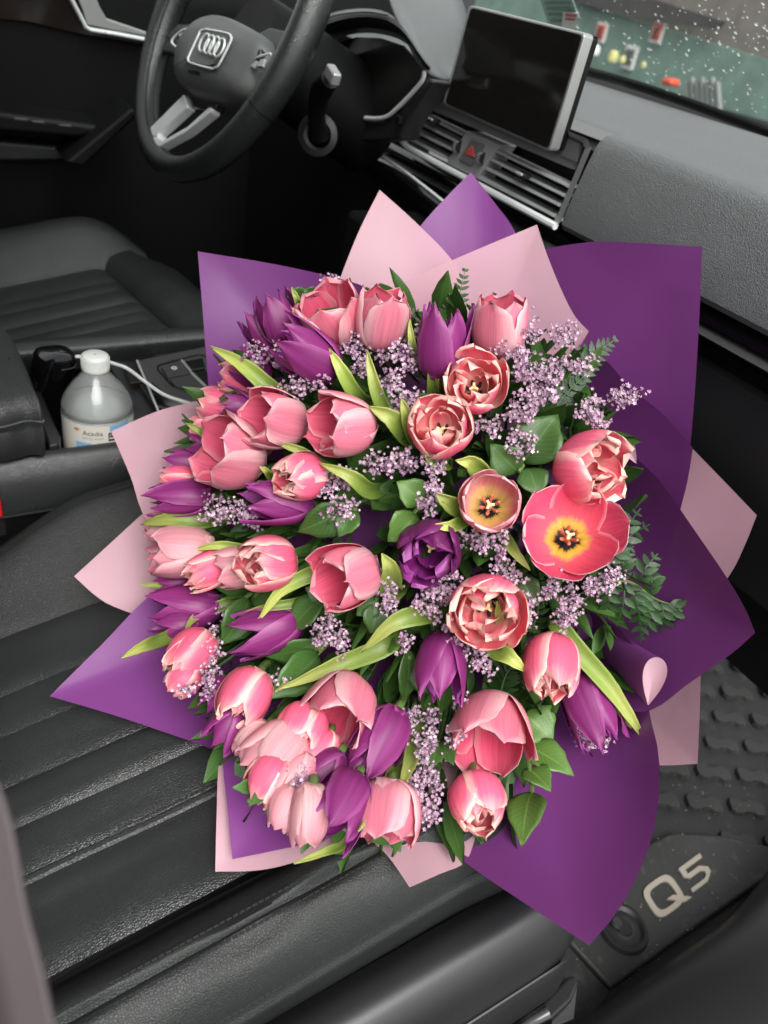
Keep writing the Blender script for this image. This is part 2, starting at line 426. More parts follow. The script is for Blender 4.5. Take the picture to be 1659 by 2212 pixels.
M['pistil'] = pm('pistil', srgb(232, 190, 140), 0.5)
M['stamen_dark'] = pm('dark_stamen', (0.02, 0.012, 0.015), 0.7)
def leafmat(name, c1, c2, rough=0.35, transl=0.2, tipcol=None, veins=False):
    m, t, b = newmat(name)
    L = t.links.new
    uv = t.nodes.new('ShaderNodeUVMap'); uv.uv_map = 'UVMap'
    sp = t.nodes.new('ShaderNodeSeparateXYZ'); L(uv.outputs[0], sp.inputs[0])
    mp = t.nodes.new('ShaderNodeMapping'); mp.inputs['Scale'].default_value = (1.2, 14, 1); L(uv.outputs[0], mp.inputs['Vector'])
    oi = t.nodes.new('ShaderNodeObjectInfo')
    nz = t.nodes.new('ShaderNodeTexNoise'); nz.inputs['Scale'].default_value = 1.5; nz.inputs['Detail'].default_value = 4
    L(mp.outputs[0], nz.inputs['Vector'])
    ad = t.nodes.new('ShaderNodeMath'); ad.operation = 'MULTIPLY_ADD'; ad.inputs[1].default_value = 0.5; L(nz.outputs['Fac'], ad.inputs[0]); L(sp.outputs[0], ad.inputs[2])
    rp = t.nodes.new('ShaderNodeValToRGB'); e = rp.color_ramp.elements
    e[0].position = 0.25; e[0].color = c1; e[1].position = 0.95; e[1].color = c2
    if tipcol is not None:
        q = e.new(1.0); q.color = tipcol; e[1].position = 0.85
    L(ad.outputs[0], rp.inputs[0])
    hs = t.nodes.new('ShaderNodeHueSaturation'); vr = t.nodes.new('ShaderNodeMapRange'); vr.inputs[3].default_value = 0.75; vr.inputs[4].default_value = 1.25
    L(oi.outputs['Random'], vr.inputs[0]); L(vr.outputs[0], hs.inputs['Value']); L(rp.outputs[0], hs.inputs['Color'])
    col_out = hs.outputs[0]
    if veins:
        def mth(op, a=None, c=None, av=None, cv=None):
            n_ = t.nodes.new('ShaderNodeMath'); n_.operation = op
            if a is not None: L(a, n_.inputs[0])
            elif av is not None: n_.inputs[0].default_value = av
            if c is not None: L(c, n_.inputs[1])
            elif cv is not None: n_.inputs[1].default_value = cv
            return n_.outputs[0]
        av_ = mth('ABSOLUTE', mth('SUBTRACT', sp.outputs[1], cv=0.5))
        ph = mth('SUBTRACT', sp.outputs[0], mth('MULTIPLY', av_, cv=0.55))
        sv = mth('POWER', mth('MULTIPLY_ADD', mth('SINE', mth('MULTIPLY', ph, cv=70.0)), cv=0.5), cv=1.0)
        pw = t.nodes.new('ShaderNodeMapRange'); pw.inputs[1].default_value = 0.75; pw.inputs[2].default_value = 1.0; pw.inputs[4].default_value = 0.35
        sn = t.nodes.new('ShaderNodeMath'); sn.operation = 'SINE'; L(mth('MULTIPLY', ph, cv=70.0), sn.inputs[0]); L(sn.outputs[0], pw.inputs[0])
        mr_ = t.nodes.new('ShaderNodeMapRange'); mr_.inputs[1].default_value = 0.035; mr_.inputs[2].default_value = 0.012; mr_.inputs[4].default_value = 0.75; L(av_, mr_.inputs[0])
        mxv = mth('MAXIMUM', pw.outputs[0], mr_.outputs[0])
        mc = t.nodes.new('ShaderNodeMix'); mc.data_type = 'RGBA'; mc.inputs[7].default_value = (c2[0] * 2.0, c2[1] * 1.6, c2[2] * 1.8, 1)
        L(mxv, mc.inputs[0]); L(hs.outputs[0], mc.inputs[6]); col_out = mc.outputs[2]
    L(col_out, b.inputs['Base Color']); b.inputs['Roughness'].default_value = rough
    bp = t.nodes.new('ShaderNodeBump'); bp.inputs['Strength'].default_value = 0.3; bp.inputs['Distance'].default_value = 0.001
    L(nz.outputs['Fac'], bp.inputs['Height']); L(bp.outputs[0], b.inputs['Normal'])
    tl = t.nodes.new('ShaderNodeBsdfTranslucent'); L(hs.outputs[0], tl.inputs['Color'])
    m1 = t.nodes.new('ShaderNodeMixShader'); m1.inputs[0].default_value = transl
    L(b.outputs[0], m1.inputs[1]); L(tl.outputs[0], m1.inputs[2]); L(m1.outputs[0], t.nodes['Material Output'].inputs['Surface'])
    return m
M['blade'] = leafmat('tulip_leaf', (0.06, 0.13, 0.022, 1), (0.25, 0.34, 0.06, 1), 0.40, 0.2, (0.42, 0.46, 0.12, 1))
M['broad'] = leafmat('broad_leaf', (0.032, 0.078, 0.018, 1), (0.048, 0.115, 0.022, 1), 0.42, 0.14, veins=True)
M['broad_light'] = leafmat('light_broad_leaf', (0.07, 0.15, 0.025, 1), (0.09, 0.185, 0.035, 1), 0.40, 0.2, veins=True)
M['fern'] = leafmat('fern_leaf', (0.011, 0.038, 0.008, 1), (0.022, 0.066, 0.012, 1), 0.38, 0.12)
M['stem'] = pm('green_stem', (0.085, 0.15, 0.035), 0.5, var=0.2)
M['statice_stem'] = pm('statice_stem', (0.045, 0.075, 0.03), 0.6)
def floretmat():
    m, t, b = newmat('statice_blossom')
    L = t.links.new
    g = t.nodes.new('ShaderNodeNewGeometry')
    rp = t.nodes.new('ShaderNodeValToRGB'); e = rp.color_ramp.elements
    e[0].position = 0; e[0].color = (0.30, 0.16, 0.26, 1); e[1].position = 1; e[1].color = (0.62, 0.46, 0.54, 1)
    q = e.new(0.55); q.color = (0.44, 0.28, 0.38, 1)
    L(g.outputs['Random Per Island'], rp.inputs[0]); L(rp.outputs[0], b.inputs['Base Color'])
    b.inputs['Roughness'].default_value = 0.6
    return m
M['floret'] = floretmat()
# ------------------------------------------------------------------ car floor (setting), unseen roof and light-blocking shell
fl = MB(); fl.box((0, 0.45, 0.03), (1.5, 2.4, 0.05)); floor = fl.build('floor', M['carpet'], None); tag(floor, 'dark carpeted car floor under the seats', None, kind='structure')
rf = MB()  # unseen roof shades the cabin; cut narrow so light reaches the driver side
rows = []
for i in range(9):
    y = -1.3 + 1.5 * i / 8
    rows.append([Vector((x, y, 1.40 + 0.05 * math.cos(x * 1.8) - 0.06 * (i / 8) ** 3)) for x in [-0.46 + 1.10 * k / 10 for k in range(11)]])
rf.grid(rows); roof = rf.build('unseen_roof', M['headliner'], None); sdm = roof.modifiers.new('thick', 'SOLIDIFY'); sdm.thickness = 0.03; sdm.offset = 1
tag(roof, 'grey cloth headliner of the unseen car roof, narrowed to let in light', None, kind='structure')

b = MB(); b.box((0, -1.32, 0.72), (1.6, 0.06, 1.45)); b.box((-0.82, -0.82, 0.72), (0.06, 1.0, 1.45)); o = b.build('light_block_shell', M['headliner'], None, smooth=False); tag(o, 'added unseen shell behind the seats, blocking light from the rear', kind='structure')  # plain walls added out of view to block light from behind and left
# ------------------------------------------------------------------ outside, seen through the windshield
YW = 4.6
def wallquad(name, px, y, mat, label, cat, group=None, th=0.04, parent=None):
    b = MB(); b.prism([Py(a, c, y) for a, c in px], (0, th, 0))
    o = b.build(name, mat, parent, smooth=False)
    if label: tag(o, label, cat, group)
    return o
M['teal'] = pm('teal_painted_board', srgb(112, 138, 128), 0.7, var=0.18, grain=('noise', 6, 0.2, 0.02))
M['conc'] = pm('grey_concrete', srgb(122, 116, 108), 0.85, var=0.2)
M['darkwall'] = pm('dark_board', srgb(70, 66, 66), 0.8, var=0.2)
M['poster_red'] = pm('orange_red_print', srgb(205, 80, 55), 0.6)
M['poster_white'] = pm('white_paper', srgb(215, 215, 210), 0.7)
M['poster_grey'] = pm('grey_print', srgb(120, 125, 122), 0.7)
M['yellow'] = pm('yellow_plastic', srgb(190, 185, 125), 0.6)
M['asphalt'] = pm('wet_asphalt', (0.05, 0.05, 0.05), 0.35, var=0.3, grain=('noise', 80, 0.4, 0.01))
hb = wallquad('hoarding', [(1040, -60), (1659, 130), (1900, 205), (1900, 330), (1659, 262), (1240, 150), (1010, 90)], YW, M['teal'], 'teal painted hoarding outside the wet windshield', 'hoarding')
wallquad('upper_panel', [(1040, -260), (1900, -20), (1900, 204), (1659, 129), (1040, -61)], YW + 0.05, M['conc'], 'grey concrete wall above the teal hoarding', 'wall', th=0.2)
wallquad('dark_panel', [(1230, -60), (1420, 0), (1560, 45), (1545, 62), (1390, 42), (1235, 4)], YW - 0.06, M['darkwall'], 'dark board across the top of the teal hoarding', 'board')
def poster(px, py, w_, h_, inner, label, cat='notice'):
    c = Py(px, py, YW - 0.02)
    s = (c - CAM).length / FPX
    t_ = things('notice', c, label, cat, 'notices stuck on the hoarding')
    b = MB(); b.box(c, (w_ * s * 1.25, 0.02, h_ * s)); b.build('sheet', M['poster_white'], t_, smooth=False)
    b = MB(); b.box(c - Vector((0, 0.014, 0)), (w_ * s * 0.95, 0.006, h_ * s * 0.74)); b.build('print', inner, t_, smooth=False)
    if inner is M['poster_red']:
        b = MB(); b.box(c - Vector((0, 0.02, -h_ * s * 0.05)), (w_ * s * 0.4, 0.006, h_ * s * 0.4)); b.box(c - Vector((0, 0.02, h_ * s * 0.22)), (w_ * s * 0.7, 0.006, h_ * s * 0.1)); b.build('dark_print', M['darkwall'], t_, smooth=False)
    else:
        b = MB()
        for k in range(3): b.box(c - Vector((0, 0.02, h_ * s * (0.2 - 0.2 * k))), (w_ * s * 0.8, 0.006, h_ * s * 0.08))
        b.build('dark_print', M['darkwall'], t_, smooth=False)
poster(1299, 70, 20, 30, M['poster_red'], 'orange notice on teal hoarding just right of the display screen')
poster(1421, 70, 20, 32, M['poster_red'], 'orange notice on teal hoarding, farther right above the dashboard')
poster(1361, 124, 22, 36, M['poster_grey'], 'grey notice low on the teal hoarding between the orange ones')
for k, (px, py, r_) in enumerate([(1238, 104, 10), (1286, 108, 9), (1325, 122, 10), (1345, 128, 6), (1262, 106, 6), (1390, 140, 5)]):
    c = Py(px, py, YW - 0.25); s = (c - CAM).length / FPX * r_
    b = MB(); b.lathe([(0.001, -s), (s * 0.9, -s * 0.8), (s, 0), (s * 0.75, s * 0.8), (0.001, s)], c, 10)
    o = b.build('lamp_cover', M['yellow'] if k != 1 else M['poster_white'], None)
    tag(o, ['leftmost round yellow cap along the foot of the hoarding', 'white round cap among the yellow caps on hoarding', 'large yellow round cap left of the grey notice', 'small yellow cap just left of the grey notice', 'small yellow cap between the white and leftmost caps', 'tiny yellow cap right of the grey notice'][k], 'cap', 'caps along the hoarding foot')
b = MB()
for k in range(7):
    x0 = 1478 + k * 11
    b.prism([Py(x0, 175 - 10 * (k % 2), YW - 0.3), Py(x0 + 5, 176 - 10 * (k % 2), YW - 0.3), Py(x0 + 6 + 4, 225 + k * 3, YW - 0.3), Py(x0 + 3, 224 + k * 3, YW - 0.3)], (0, 0.03, 0))
o = b.build('plastic_sheeting', M['poster_grey'], None, smooth=False); tag(o, 'pale hanging strips of sheeting low on the hoarding at right', 'sheeting')
b = MB(); b.prism([Py(1430, 166, YW - 0.3), Py(1450, 168, YW - 0.3), Py(1448, 186, YW - 0.3), Py(1424, 182, YW - 0.3)], (0, 0.1, 0))
o = b.build('red_bag', M['poster_red'], None, smooth=False, bevel=0.02); tag(o, 'red bundle at the foot of the hoarding above the dashboard', 'bundle')
b = MB(); b.box((-1.5, 8, -0.75), (40, 13.0, 0.1)); o = b.build('ground', M['asphalt'], None, smooth=False); tag(o, 'wet asphalt outside in front of the car', kind='structure')

# ------------------------------------------------------------------ windshield with rain
def wz(y): return 0.895 + (1.10 - y) * 0.62
def Pw(px, py, off=0.0):
    d = ray(px, py); n = Vector((0, 0.62, 1)).normalized()
    p0 = Vector((0, 1.10, 0.895)) + n * off
    return CAM + d * ((p0 - CAM).dot(n) / d.dot(n))
def glassmat():
    m, t, b = newmat('windshield_glass'); L = t.links.new
    gl = t.nodes.new('ShaderNodeBsdfGlossy'); gl.inputs['Roughness'].default_value = 0.02
    tp = t.nodes.new('ShaderNodeBsdfTransparent'); tp.inputs['Color'].default_value = (0.93, 0.97, 0.95, 1)
    mx = t.nodes.new('ShaderNodeMixShader'); mx.inputs[0].default_value = 0.10
    L(tp.outputs[0], mx.inputs[1]); L(gl.outputs[0], mx.inputs[2]); L(mx.outputs[0], t.nodes['Material Output'].inputs['Surface'])
    return m
M['glass'] = glassmat()
def watermat(name, col=(1, 1, 1, 1), rough=0.0, ior=1.33):
    m, t, b = newmat(name); b.inputs['Base Color'].default_value = col
    b.inputs['Transmission Weight'].default_value = 1; b.inputs['Roughness'].default_value = rough; b.inputs['IOR'].default_value = ior
    return m
M['drop'] = watermat('rain_water')
ws = things('windshield', (0, 1.10, 0.90), 'sloping windshield glass speckled with raindrops', 'windshield')
b = MB(); b.grid([[Vector((x, y + 0.06 * (1 - (x / 0.8) ** 2) - 0.06, wz(y))) for x in [-0.75 + 1.5 * k / 12 for k in range(13)]] for y in (1.10, 0.8, 0.5, 0.2)])
b.build('pane', M['glass'], ws)
b = MB(); rnd = random.Random(3)
for k in range(430):
    px, py = rnd.uniform(1190, 1668), rnd.uniform(-5, 255)
    if py > 150 + (px - 1250) * 0.27: continue
    if rnd.random() > 0.35 + 0.65 * (px - 1190) / 470: continue
    c = Pw(px, py, 0.002); r_ = rnd.choice([0.0009, 0.0011, 0.0013, 0.0016, 0.0024]) * rnd.uniform(0.7, 1.1)
    n = Vector((0, 0.62, 1)).normalized(); u_ = Vector((1, 0, 0)); v_ = n.cross(u_)
    vs = []; fs = []; el = rnd.uniform(1.0, 1.7); tw = rnd.uniform(-0.5, 0.5)
    for i in range(1, 4):
        a_ = i / 3 * PI / 2
        for j in range(8):
            th = 2 * PI * j / 8
            q = u_ * (math.cos(th) * math.cos(tw) - el * math.sin(th) * math.sin(tw)) + v_ * (el * math.sin(th) * math.cos(tw) + math.cos(th) * math.sin(tw))
            vs.append(c + q * r_ * math.sin(a_) + n * r_ * 0.55 * math.cos(a_))
    vs.append(c + n * r_ * 0.55); vs.append(c - n * 0.0002)
    for i in range(2):
        for j in range(8): fs.append((i * 8 + j, i * 8 + (j + 1) % 8, (i + 1) * 8 + (j + 1) % 8, (i + 1) * 8 + j))
    for j in range(8): fs.append((24, (j + 1) % 8, j)); fs.append((16 + j, 16 + (j + 1) % 8, 25))
    b.add(vs, [tuple(reversed(f)) for f in fs])
o = b.build('raindrops', M['drop'], ws); tag(o, kind='stuff')
b = MB(); b.grid([[Pw(px, py, 0.004) + Vector((0, dy, -0.012 if dy else 0)) for px, py in cr([(1200, 118, 0), (1330, 152, 0), (1480, 205, 0), (1700, 288, 0)], 12) for _ in [0]] for dy in (0.03, 0.0)] if False else [[Pw(p.x, p.y, 0.003) for p in cr([(1000, 70, 0), (1200, 126, 0), (1330, 160, 0), (1480, 208, 0), (1720, 296, 0)], 14)], [Pw(p.x, p.y + 14, 0.003) for p in cr([(1000, 70, 0), (1200, 126, 0), (1330, 160, 0), (1480, 208, 0), (1720, 296, 0)], 14)]])
o = b.build('seal_strip', M['black'], ws); sm = o.modifiers.new('t', 'SOLIDIFY'); sm.thickness = 0.006
st = things('sticker', Pw(1205, 30, -0.001), 'pale green and white paper sticker on windshield behind the display screen', 'sticker')
M['sticker_green'] = pm('pale_green_paper', srgb(165, 190, 178), 0.7); M['sticker_line'] = pm('grey_green_print', srgb(110, 140, 128), 0.7)
def onws(poly, off, name, mat, par):
    b = MB(); b.prism([Pw(a, c, off) for a, c in poly], Vector((0, 0.62, 1)).normalized() * -0.0008); return b.build(name, mat, par, smooth=False)
onws([(1165, -8), (1235, -8), (1253, 40), (1228, 70), (1188, 60)], -0.001, 'sheet', M['sticker_green'], st)
for k in range(4): onws([(1176 + k * 4, 4 + k * 13), (1232 + k * 4, 4 + k * 13), (1234 + k * 4, 9 + k * 13), (1178 + k * 4, 9 + k * 13)], -0.003, 'print_line', M['sticker_line'], st)
onws([(1217, 25), (1250, 28), (1243, 62), (1214, 58)], -0.0045, 'label_patch', M['poster_white'], st)
onws([(1222, 30), (1246, 32), (1245, 36), (1221, 34)], -0.006, 'print_line', M['red'], st)
onws([(1221, 39), (1243, 41), (1242, 44), (1220, 42)], -0.006, 'print_line', M['red'], st)

# ------------------------------------------------------------------ dashboard
db = things('dashboard', (0.1, 0.75, 0.80), 'wide grey dashboard with grained foam skin beneath the windshield', 'dashboard')
prof = [(0.90, 0.30), (0.80, 0.45), (0.725, 0.62), (0.706, 0.70), (0.702, 0.738)]
b = MB()
def sweep(prof, xs, f=None):
    return [[Vector((x, *(f(x, y, z) if f else (y, z)))) for y, z in prof] for x in xs]
XS = [-0.78 + 1.55 * k / 24 for k in range(25)]
b.grid(sweep(prof, XS)); b.build('lower_panel', M['black'], db)
# glove box lid
b = MB()
b.grid(sweep([(0.715, 0.735), (0.695, 0.72), (0.690, 0.66), (0.715, 0.58), (0.755, 0.50), (0.79, 0.49)], [0.16 + 0.5 * k / 8 for k in range(9)])); b.build('glove_box_lid', M['plastic'], db)
# upper foam: front face, crease, top
up = [(0.716, 0.778), (0.690, 0.779), (0.680, 0.782), (0.676, 0.788), (0.6765, 0.800), (0.681, 0.825), (0.688, 0.855), (0.693, 0.873), (0.697, 0.881), (0.704, 0.886), (0.715, 0.888), (0.74, 0.889), (0.82, 0.892), (0.92, 0.896), (1.0, 0.899), (1.05, 0.899), (1.08, 0.896), (1.10, 0.885)]
b = MB(); b.grid(sweep(up, [0.117 + 0.66 * k / 16 for k in range(17)])); b.build('upper_pad', M['dash'], db)
b = MB(); b.grid(sweep(up[9:], [-0.78 + 0.893 * k / 16 for k in range(17)], lambda x, y, z: (y + 0.045 * max(0, 1 - (y - 0.70) / 0.2), z - 0.003))); b.build('upper_pad', M['dash'], db)
# end cap between vent bezel and pad
b = MB(); b.prism([Vector((0.1172, y, z)) for y, z in up], (-0.004, 0, 0)); b.build('pad_end', M['dash'], db, smooth=False)
# trim strips under the pad
b = MB(); b.grid(sweep([(0.720, 0.7775), (0.692, 0.7765), (0.683, 0.770), (0.683, 0.764), (0.70, 0.760)], [-0.32 + 1.06 * k / 12 for k in range(13)])); b.build('gloss_strip', M['gloss'], db)
b = MB(); b.grid(sweep([(0.700, 0.760), (0.680, 0.758), (0.676, 0.755), (0.680, 0.752), (0.700, 0.751)], [-0.32 + 1.06 * k / 12 for k in range(13)])); b.build('chrome_strip', M['plastic_grey'], db)
b = MB(); b.grid(sweep([(0.72, 0.751), (0.69, 0.748), (0.685, 0.742), (0.70, 0.737)], [-0.32 + 1.06 * k / 12 for k in range(13)])); b.build('lower_strip', M['gloss'], db)
# piano black swoop left of the bouquet
sw1 = cr([(760, 322, 0.66), (800, 330, 0.655), (860, 362, 0.65), (930, 415, 0.645), (1000, 470, 0.64), (1100, 545, 0.64)], 14)
sw2 = cr([(752, 345, 0.665), (800, 375, 0.655), (860, 420, 0.65), (920, 480, 0.645), (980, 540, 0.64), (1050, 620, 0.64)], 14)
b = MB(); rows = []
for k in range(7):
    f = k / 6
    rows.append([Py(p.x + (q.x - p.x) * f, p.y + (q.y - p.y) * f, p.z + (q.z - p.z) * f + 0.035 * (1 - math.sin(PI * min(1, 0.2 + f * 0.8)))) for p, q in zip(sw1, sw2)])
b.grid(rows); o = b.build('gloss_console_face', M['gloss'], db); sm = o.modifiers.new('t', 'SOLIDIFY'); sm.thickness = 0.004; sm.offset = -1
# thin bright edge on the swoop
b = MB(); b.tube([Py(p.x - 4, p.y - 5, 0.652) for p in sw1], 0.0022, 6); b.build('chrome_edge', M['bright'], db)

# vents ------------------------------------------------------------
vc = things('air_vent_panel', (-0.06, 0.66, 0.79), 'central air vent panel with slats below the display screen', 'air vent')
YV = 0.668
b = MB()
b.box((-0.070, 0.735, 0.828), (0.360, 0.07, 0.080)); b.build('housing', M['black'], vc, smooth=False)
def vpoly(pts, y=YV): return [Py(a, c, y) for a, c in pts]
def frame_strip(outer, inner, y0, y1, name, mat, par):
    n = len(outer); vs = [Py(a, c, y0) for a, c in outer] + [Py(a, c, y0 + 0.004) for a, c in inner] + [Py(a, c, y1) for a, c in inner]
    fs = []
    for i in range(n):
        j = (i + 1) % n
        fs.append((i, j, n + j, n + i)); fs.append((n + i, n + j, 2 * n + j, 2 * n + i))
    o = mk(name, vs, fs, mat, par, smooth=False); return o
OUT = [(864, 298), (880, 262), (935, 166), (946, 160), (1268, 300), (1278, 318), (1212, 478), (1200, 490), (1184, 484), (872, 318)]
INN = [(876, 296), (890, 264), (941, 176), (950, 172), (1258, 306), (1264, 320), (1203, 468), (1196, 477), (1184, 472), (884, 312)]
frame_strip(OUT, INN, YV, YV + 0.02, 'bezel', M['vent'], vc)
# top shelf behind the slats
b = MB(); b.prism(vpoly([(908, 228), (950, 172), (1258, 306), (1238, 366)], YV + 0.012), (0, 0.004, 0)); b.build('shelf', M['vent'], vc, smooth=False)
b = MB(); b.prism(vpoly([(925, 205), (952, 178), (1252, 310), (1243, 350)], YV + 0.006), (0, 0.004, 0)); b.build('shelf_step', M['vent_dark'], vc, smooth=False)
b = MB(); b.tube([Py(a, c, YV - 0.001) for a, c in [(935, 165), (895, 232), (868, 282), (866, 302), (880, 318), (1000, 382), (1120, 446), (1200, 489)]], 0.0044, 8); b.build('chrome_trim', M['bright'], vc)
for p0, p1 in [((912, 247), (999, 290)), ((904, 264), (988, 306)), ((892, 281), (977, 323)), ((888, 301), (963, 340)), ((1072, 326), (1228, 402)), ((1058, 343), (1219, 422)), ((1044, 360), (1209, 443)), ((1030, 378), (1198, 466))]:
    a, c = Py(*p0, YV + 0.003), Py(*p1, YV + 0.003); mb = MB()
    mb.prism([Vector((a.x, a.y + y, a.z + z)) for y, z in [(-0.003, -0.0004), (-0.0022, 0.0014), (0.0, 0.0019), (0.018, 0.0010), (0.018, -0.0016), (0.0, -0.0019), (-0.0022, -0.0014)]], c - a)
    mb.build('slat', M['vent'], vc)
for (px, py) in ((939, 260), (1132, 378)):
    c = Py(px, py, YV - 0.004); b = MB(); b.box(c, (0.016, 0.012, 0.006)); o = b.build('vent_knob', M['plastic'], vc, bevel=0.002)
    b = MB(); b.box(c + Vector((-0.001, -0.007, 0.001)), (0.012, 0.003, 0.0035)); q = b.build('knob_face', M['chrome'], o, bevel=0.001)
    q.location = (0, 0, 0)
# hazard switch block
hz = things('hazard_switch', Py(1018, 330, YV), 'hazard switch with red triangle between the two vents', 'switch')
b = MB(); b.prism(vpoly([(963, 350), (1008, 281), (1078, 312), (1030, 384)], YV - 0.002), (0, 0.03, 0)); b.build('block', M['vent'], hz, bevel=0.002)
b = MB(); b.prism(vpoly([(990, 345), (1018, 300), (1046, 312), (1017, 358)], YV - 0.005), (0, 0.004, 0)); b.build('button', M['vent_dark'], hz, bevel=0.001)
b = MB(); b.prism(vpoly([(1003, 331), (1019, 314), (1024, 340)], YV - 0.0062), (0, 0.001, 0)); b.build('triangle', M['red'], hz, smooth=False)
for (a0, a1) in (((981, 332), (1001, 301)), ((1031, 357), (1052, 326))):
    p0, p1 = Py(*a0, YV - 0.003), Py(*a1, YV - 0.003)
    ax = (p1 - p0); L_ = ax.length; mid = (p0 + p1) / 2
    b = MB(); b.tube([mid + Vector((-0.0035, 0, 0)), mid + Vector((0.0035, 0, 0))], L_ * 0.30, 16); o = b.build('thumb_wheel', M['plastic'], hz)
    b = MB()
    for k in range(7):
        th = -1.1 + k * 0.36
        q = mid + Vector((0, -math.cos(th), math.sin(th))) * L_ * 0.30
        b.box(q, (0.006, 0.0012, 0.0008))
    q = b.build('ridge', M['silver'], o, smooth=False); q.location = (0, 0, 0)

# display screen ----------------------------------------------------
ms = things('display_screen', Py(1075, 300, 0.70), 'upright silver framed display screen standing dark on the dashboard', 'screen')
SC = [(1013, 10), (1264, 72), (1187, 328), (955, 226)]
def quad_r(pts, y, rpx, seg=4):
    """rounded quad in pixel space on plane y"""
    out = []; n = len(pts)
    for i in range(n):
        p = Vector((*pts[i], 0)); a = (Vector((*pts[i - 1], 0)) - p).normalized(); c = (Vector((*pts[(i + 1) % n], 0)) - p).normalized()
        for k in range(seg + 1):
            f = k / seg; q = p + a * rpx * (1 - f) ** 2 + c * rpx * f ** 2
            out.append(Py(q.x, q.y, y))
    return out
def shrink(pts, f):
    cx = sum(p[0] for p in pts) / len(pts); cy = sum(p[1] for p in pts) / len(pts)
    return [(cx + (p[0] - cx) * f, cy + (p[1] - cy) * f) for p in pts]
b = MB(); b.prism(quad_r(SC, 0.650, 10), (0, 0.014, 0)); b.build('frame', M['silver_paint'], ms, bevel=0.0015)
b = MB(); b.prism([p + Vector((0.0, 0.0142, -0.0)) for p in quad_r(shrink(SC, 0.985), 0.650, 10)], (0.001, 0.008, 0)); b.build('back_shell', M['black'], ms, bevel=0.003)
b = MB(); b.prism(quad_r(shrink(SC, 0.955), 0.6485, 8), (0, 0.001, 0)); b.build('glass_face', M['screen'], ms, smooth=False)
b = MB(); b.box(((Py(1075, 300, 0.70)).x, 0.715, 0.845), (0.11, 0.03, 0.06)); b.build('foot', M['black'], ms, bevel=0.004)

# instrument cluster ------------------------------------------------
ic = things('instrument_cluster', Py(790, 255, 0.62), 'dark instrument display under a curved hood behind the steering wheel', 'instrument display')
YC = 0.60
sil = [(717, 198), (735, 207), (752, 222), (766, 243), (784, 254), (830, 254), (862, 230), (897, 193), (913, 172), (917, 153)]
top = [(868, 98), (820, 82), (770, 80), (720, 95), (690, 120), (680, 150), (690, 180)]
b = MB(); b.prism([Py(a, c, YC + 0.012) for a, c in sil + top], (0, 0.004, 0)); b.build('screen', M['screen'], ic, smooth=False)
b = MB(); b.tube([p for p in cr([Py(a, c, YC) for a, c in sil], 30)], 0.0028, 8); b.build('silver_trim', M['bright'], ic)
# binnacle hood: ring swept from the screen edge out towards the driver
hoodi = [(676, 150), (690, 112), (722, 86), (775, 72), (825, 74), (872, 90), (905, 125), (922, 150)]
hoodo = [(655, 120), (672, 62), (715, 35), (780, 24), (835, 32), (872, 62), (905, 112), (930, 146)]
b = MB(); rows = []
ci, co_ = cr([(a, c, 0) for a, c in hoodi], 20), cr([(a, c, 0) for a, c in hoodo], 20)
for f, dy in ((0, 0.012), (0.35, -0.012), (0.75, -0.022), (1.0, -0.018), (1.12, 0.02)):
    rows.append([Py(p.x + (q.x - p.x) * f, p.y + (q.y - p.y) * f, YC + dy) for p, q in zip(ci, co_)])
b.grid(rows); o = b.build('hood', M['plastic'], ic); sm = o.modifiers.new('t', 'SOLIDIFY'); sm.thickness = 0.003
b = MB(); b.tube([Py(p.x, p.y, YC - 0.022) for p in cr([(690, 50, 0), (725, 33, 0), (790, 26, 0), (838, 33, 0)], 14)], 0.0012, 6); b.build('hood_seam', M['plastic_grey'], ic)
# lower shroud and trims below the cluster
b = MB(); b.prism([Py(a, c, YC + 0.004) for a, c in [(700, 200), (735, 212), (752, 228), (764, 250), (784, 262), (832, 262), (868, 238), (905, 196), (925, 168), (935, 176), (880, 260), (862, 300), (800, 305), (760, 300), (715, 250)]], (0, 0.03, 0)); b.build('lower_shroud', M['plastic'], ic, bevel=0.003)
b = MB(); b.box(Py(862, 259, YC - 0.001), (0.012, 0.006, 0.010)); b.build('sensor', M['black'], ic, bevel=0.002)
# grey dash brow between cluster and display
b = MB(); rows = []
e1 = cr([(838, -30, 0.60), (852, 20, 0.60), (880, 78, 0.60), (905, 128, 0.60), (932, 158, 0.62), (975, 172, 0.66)], 16)
e2 = cr([(960, -60, 0.78), (990, -20, 0.78), (1010, 40, 0.78), (1010, 90, 0.78), (1000, 130, 0.76), (990, 168, 0.72)], 16)
for k in range(7):
    f = k / 6
    rows.append([Py(p.x + (q.x - p.x) * f, p.y + (q.y - p.y) * f, p.z + (q.z - p.z) * f) for p, q in zip(e1, e2)])
b.grid(rows); o = b.build('brow_pad', M['dash'], ic); sm = o.modifiers.new('t', 'SOLIDIFY'); sm.thickness = 0.004
# black knee panel and lower steering surround
b = MB(); b.prism([Py(a, c, 0.66) for a, c in [(300, 60), (660, 90), (760, 300), (1000, 560), (900, 760), (420, 760), (250, 420)]], (0, 0.05, 0)); b.build('knee_panel', M['black'], ic, smooth=False)

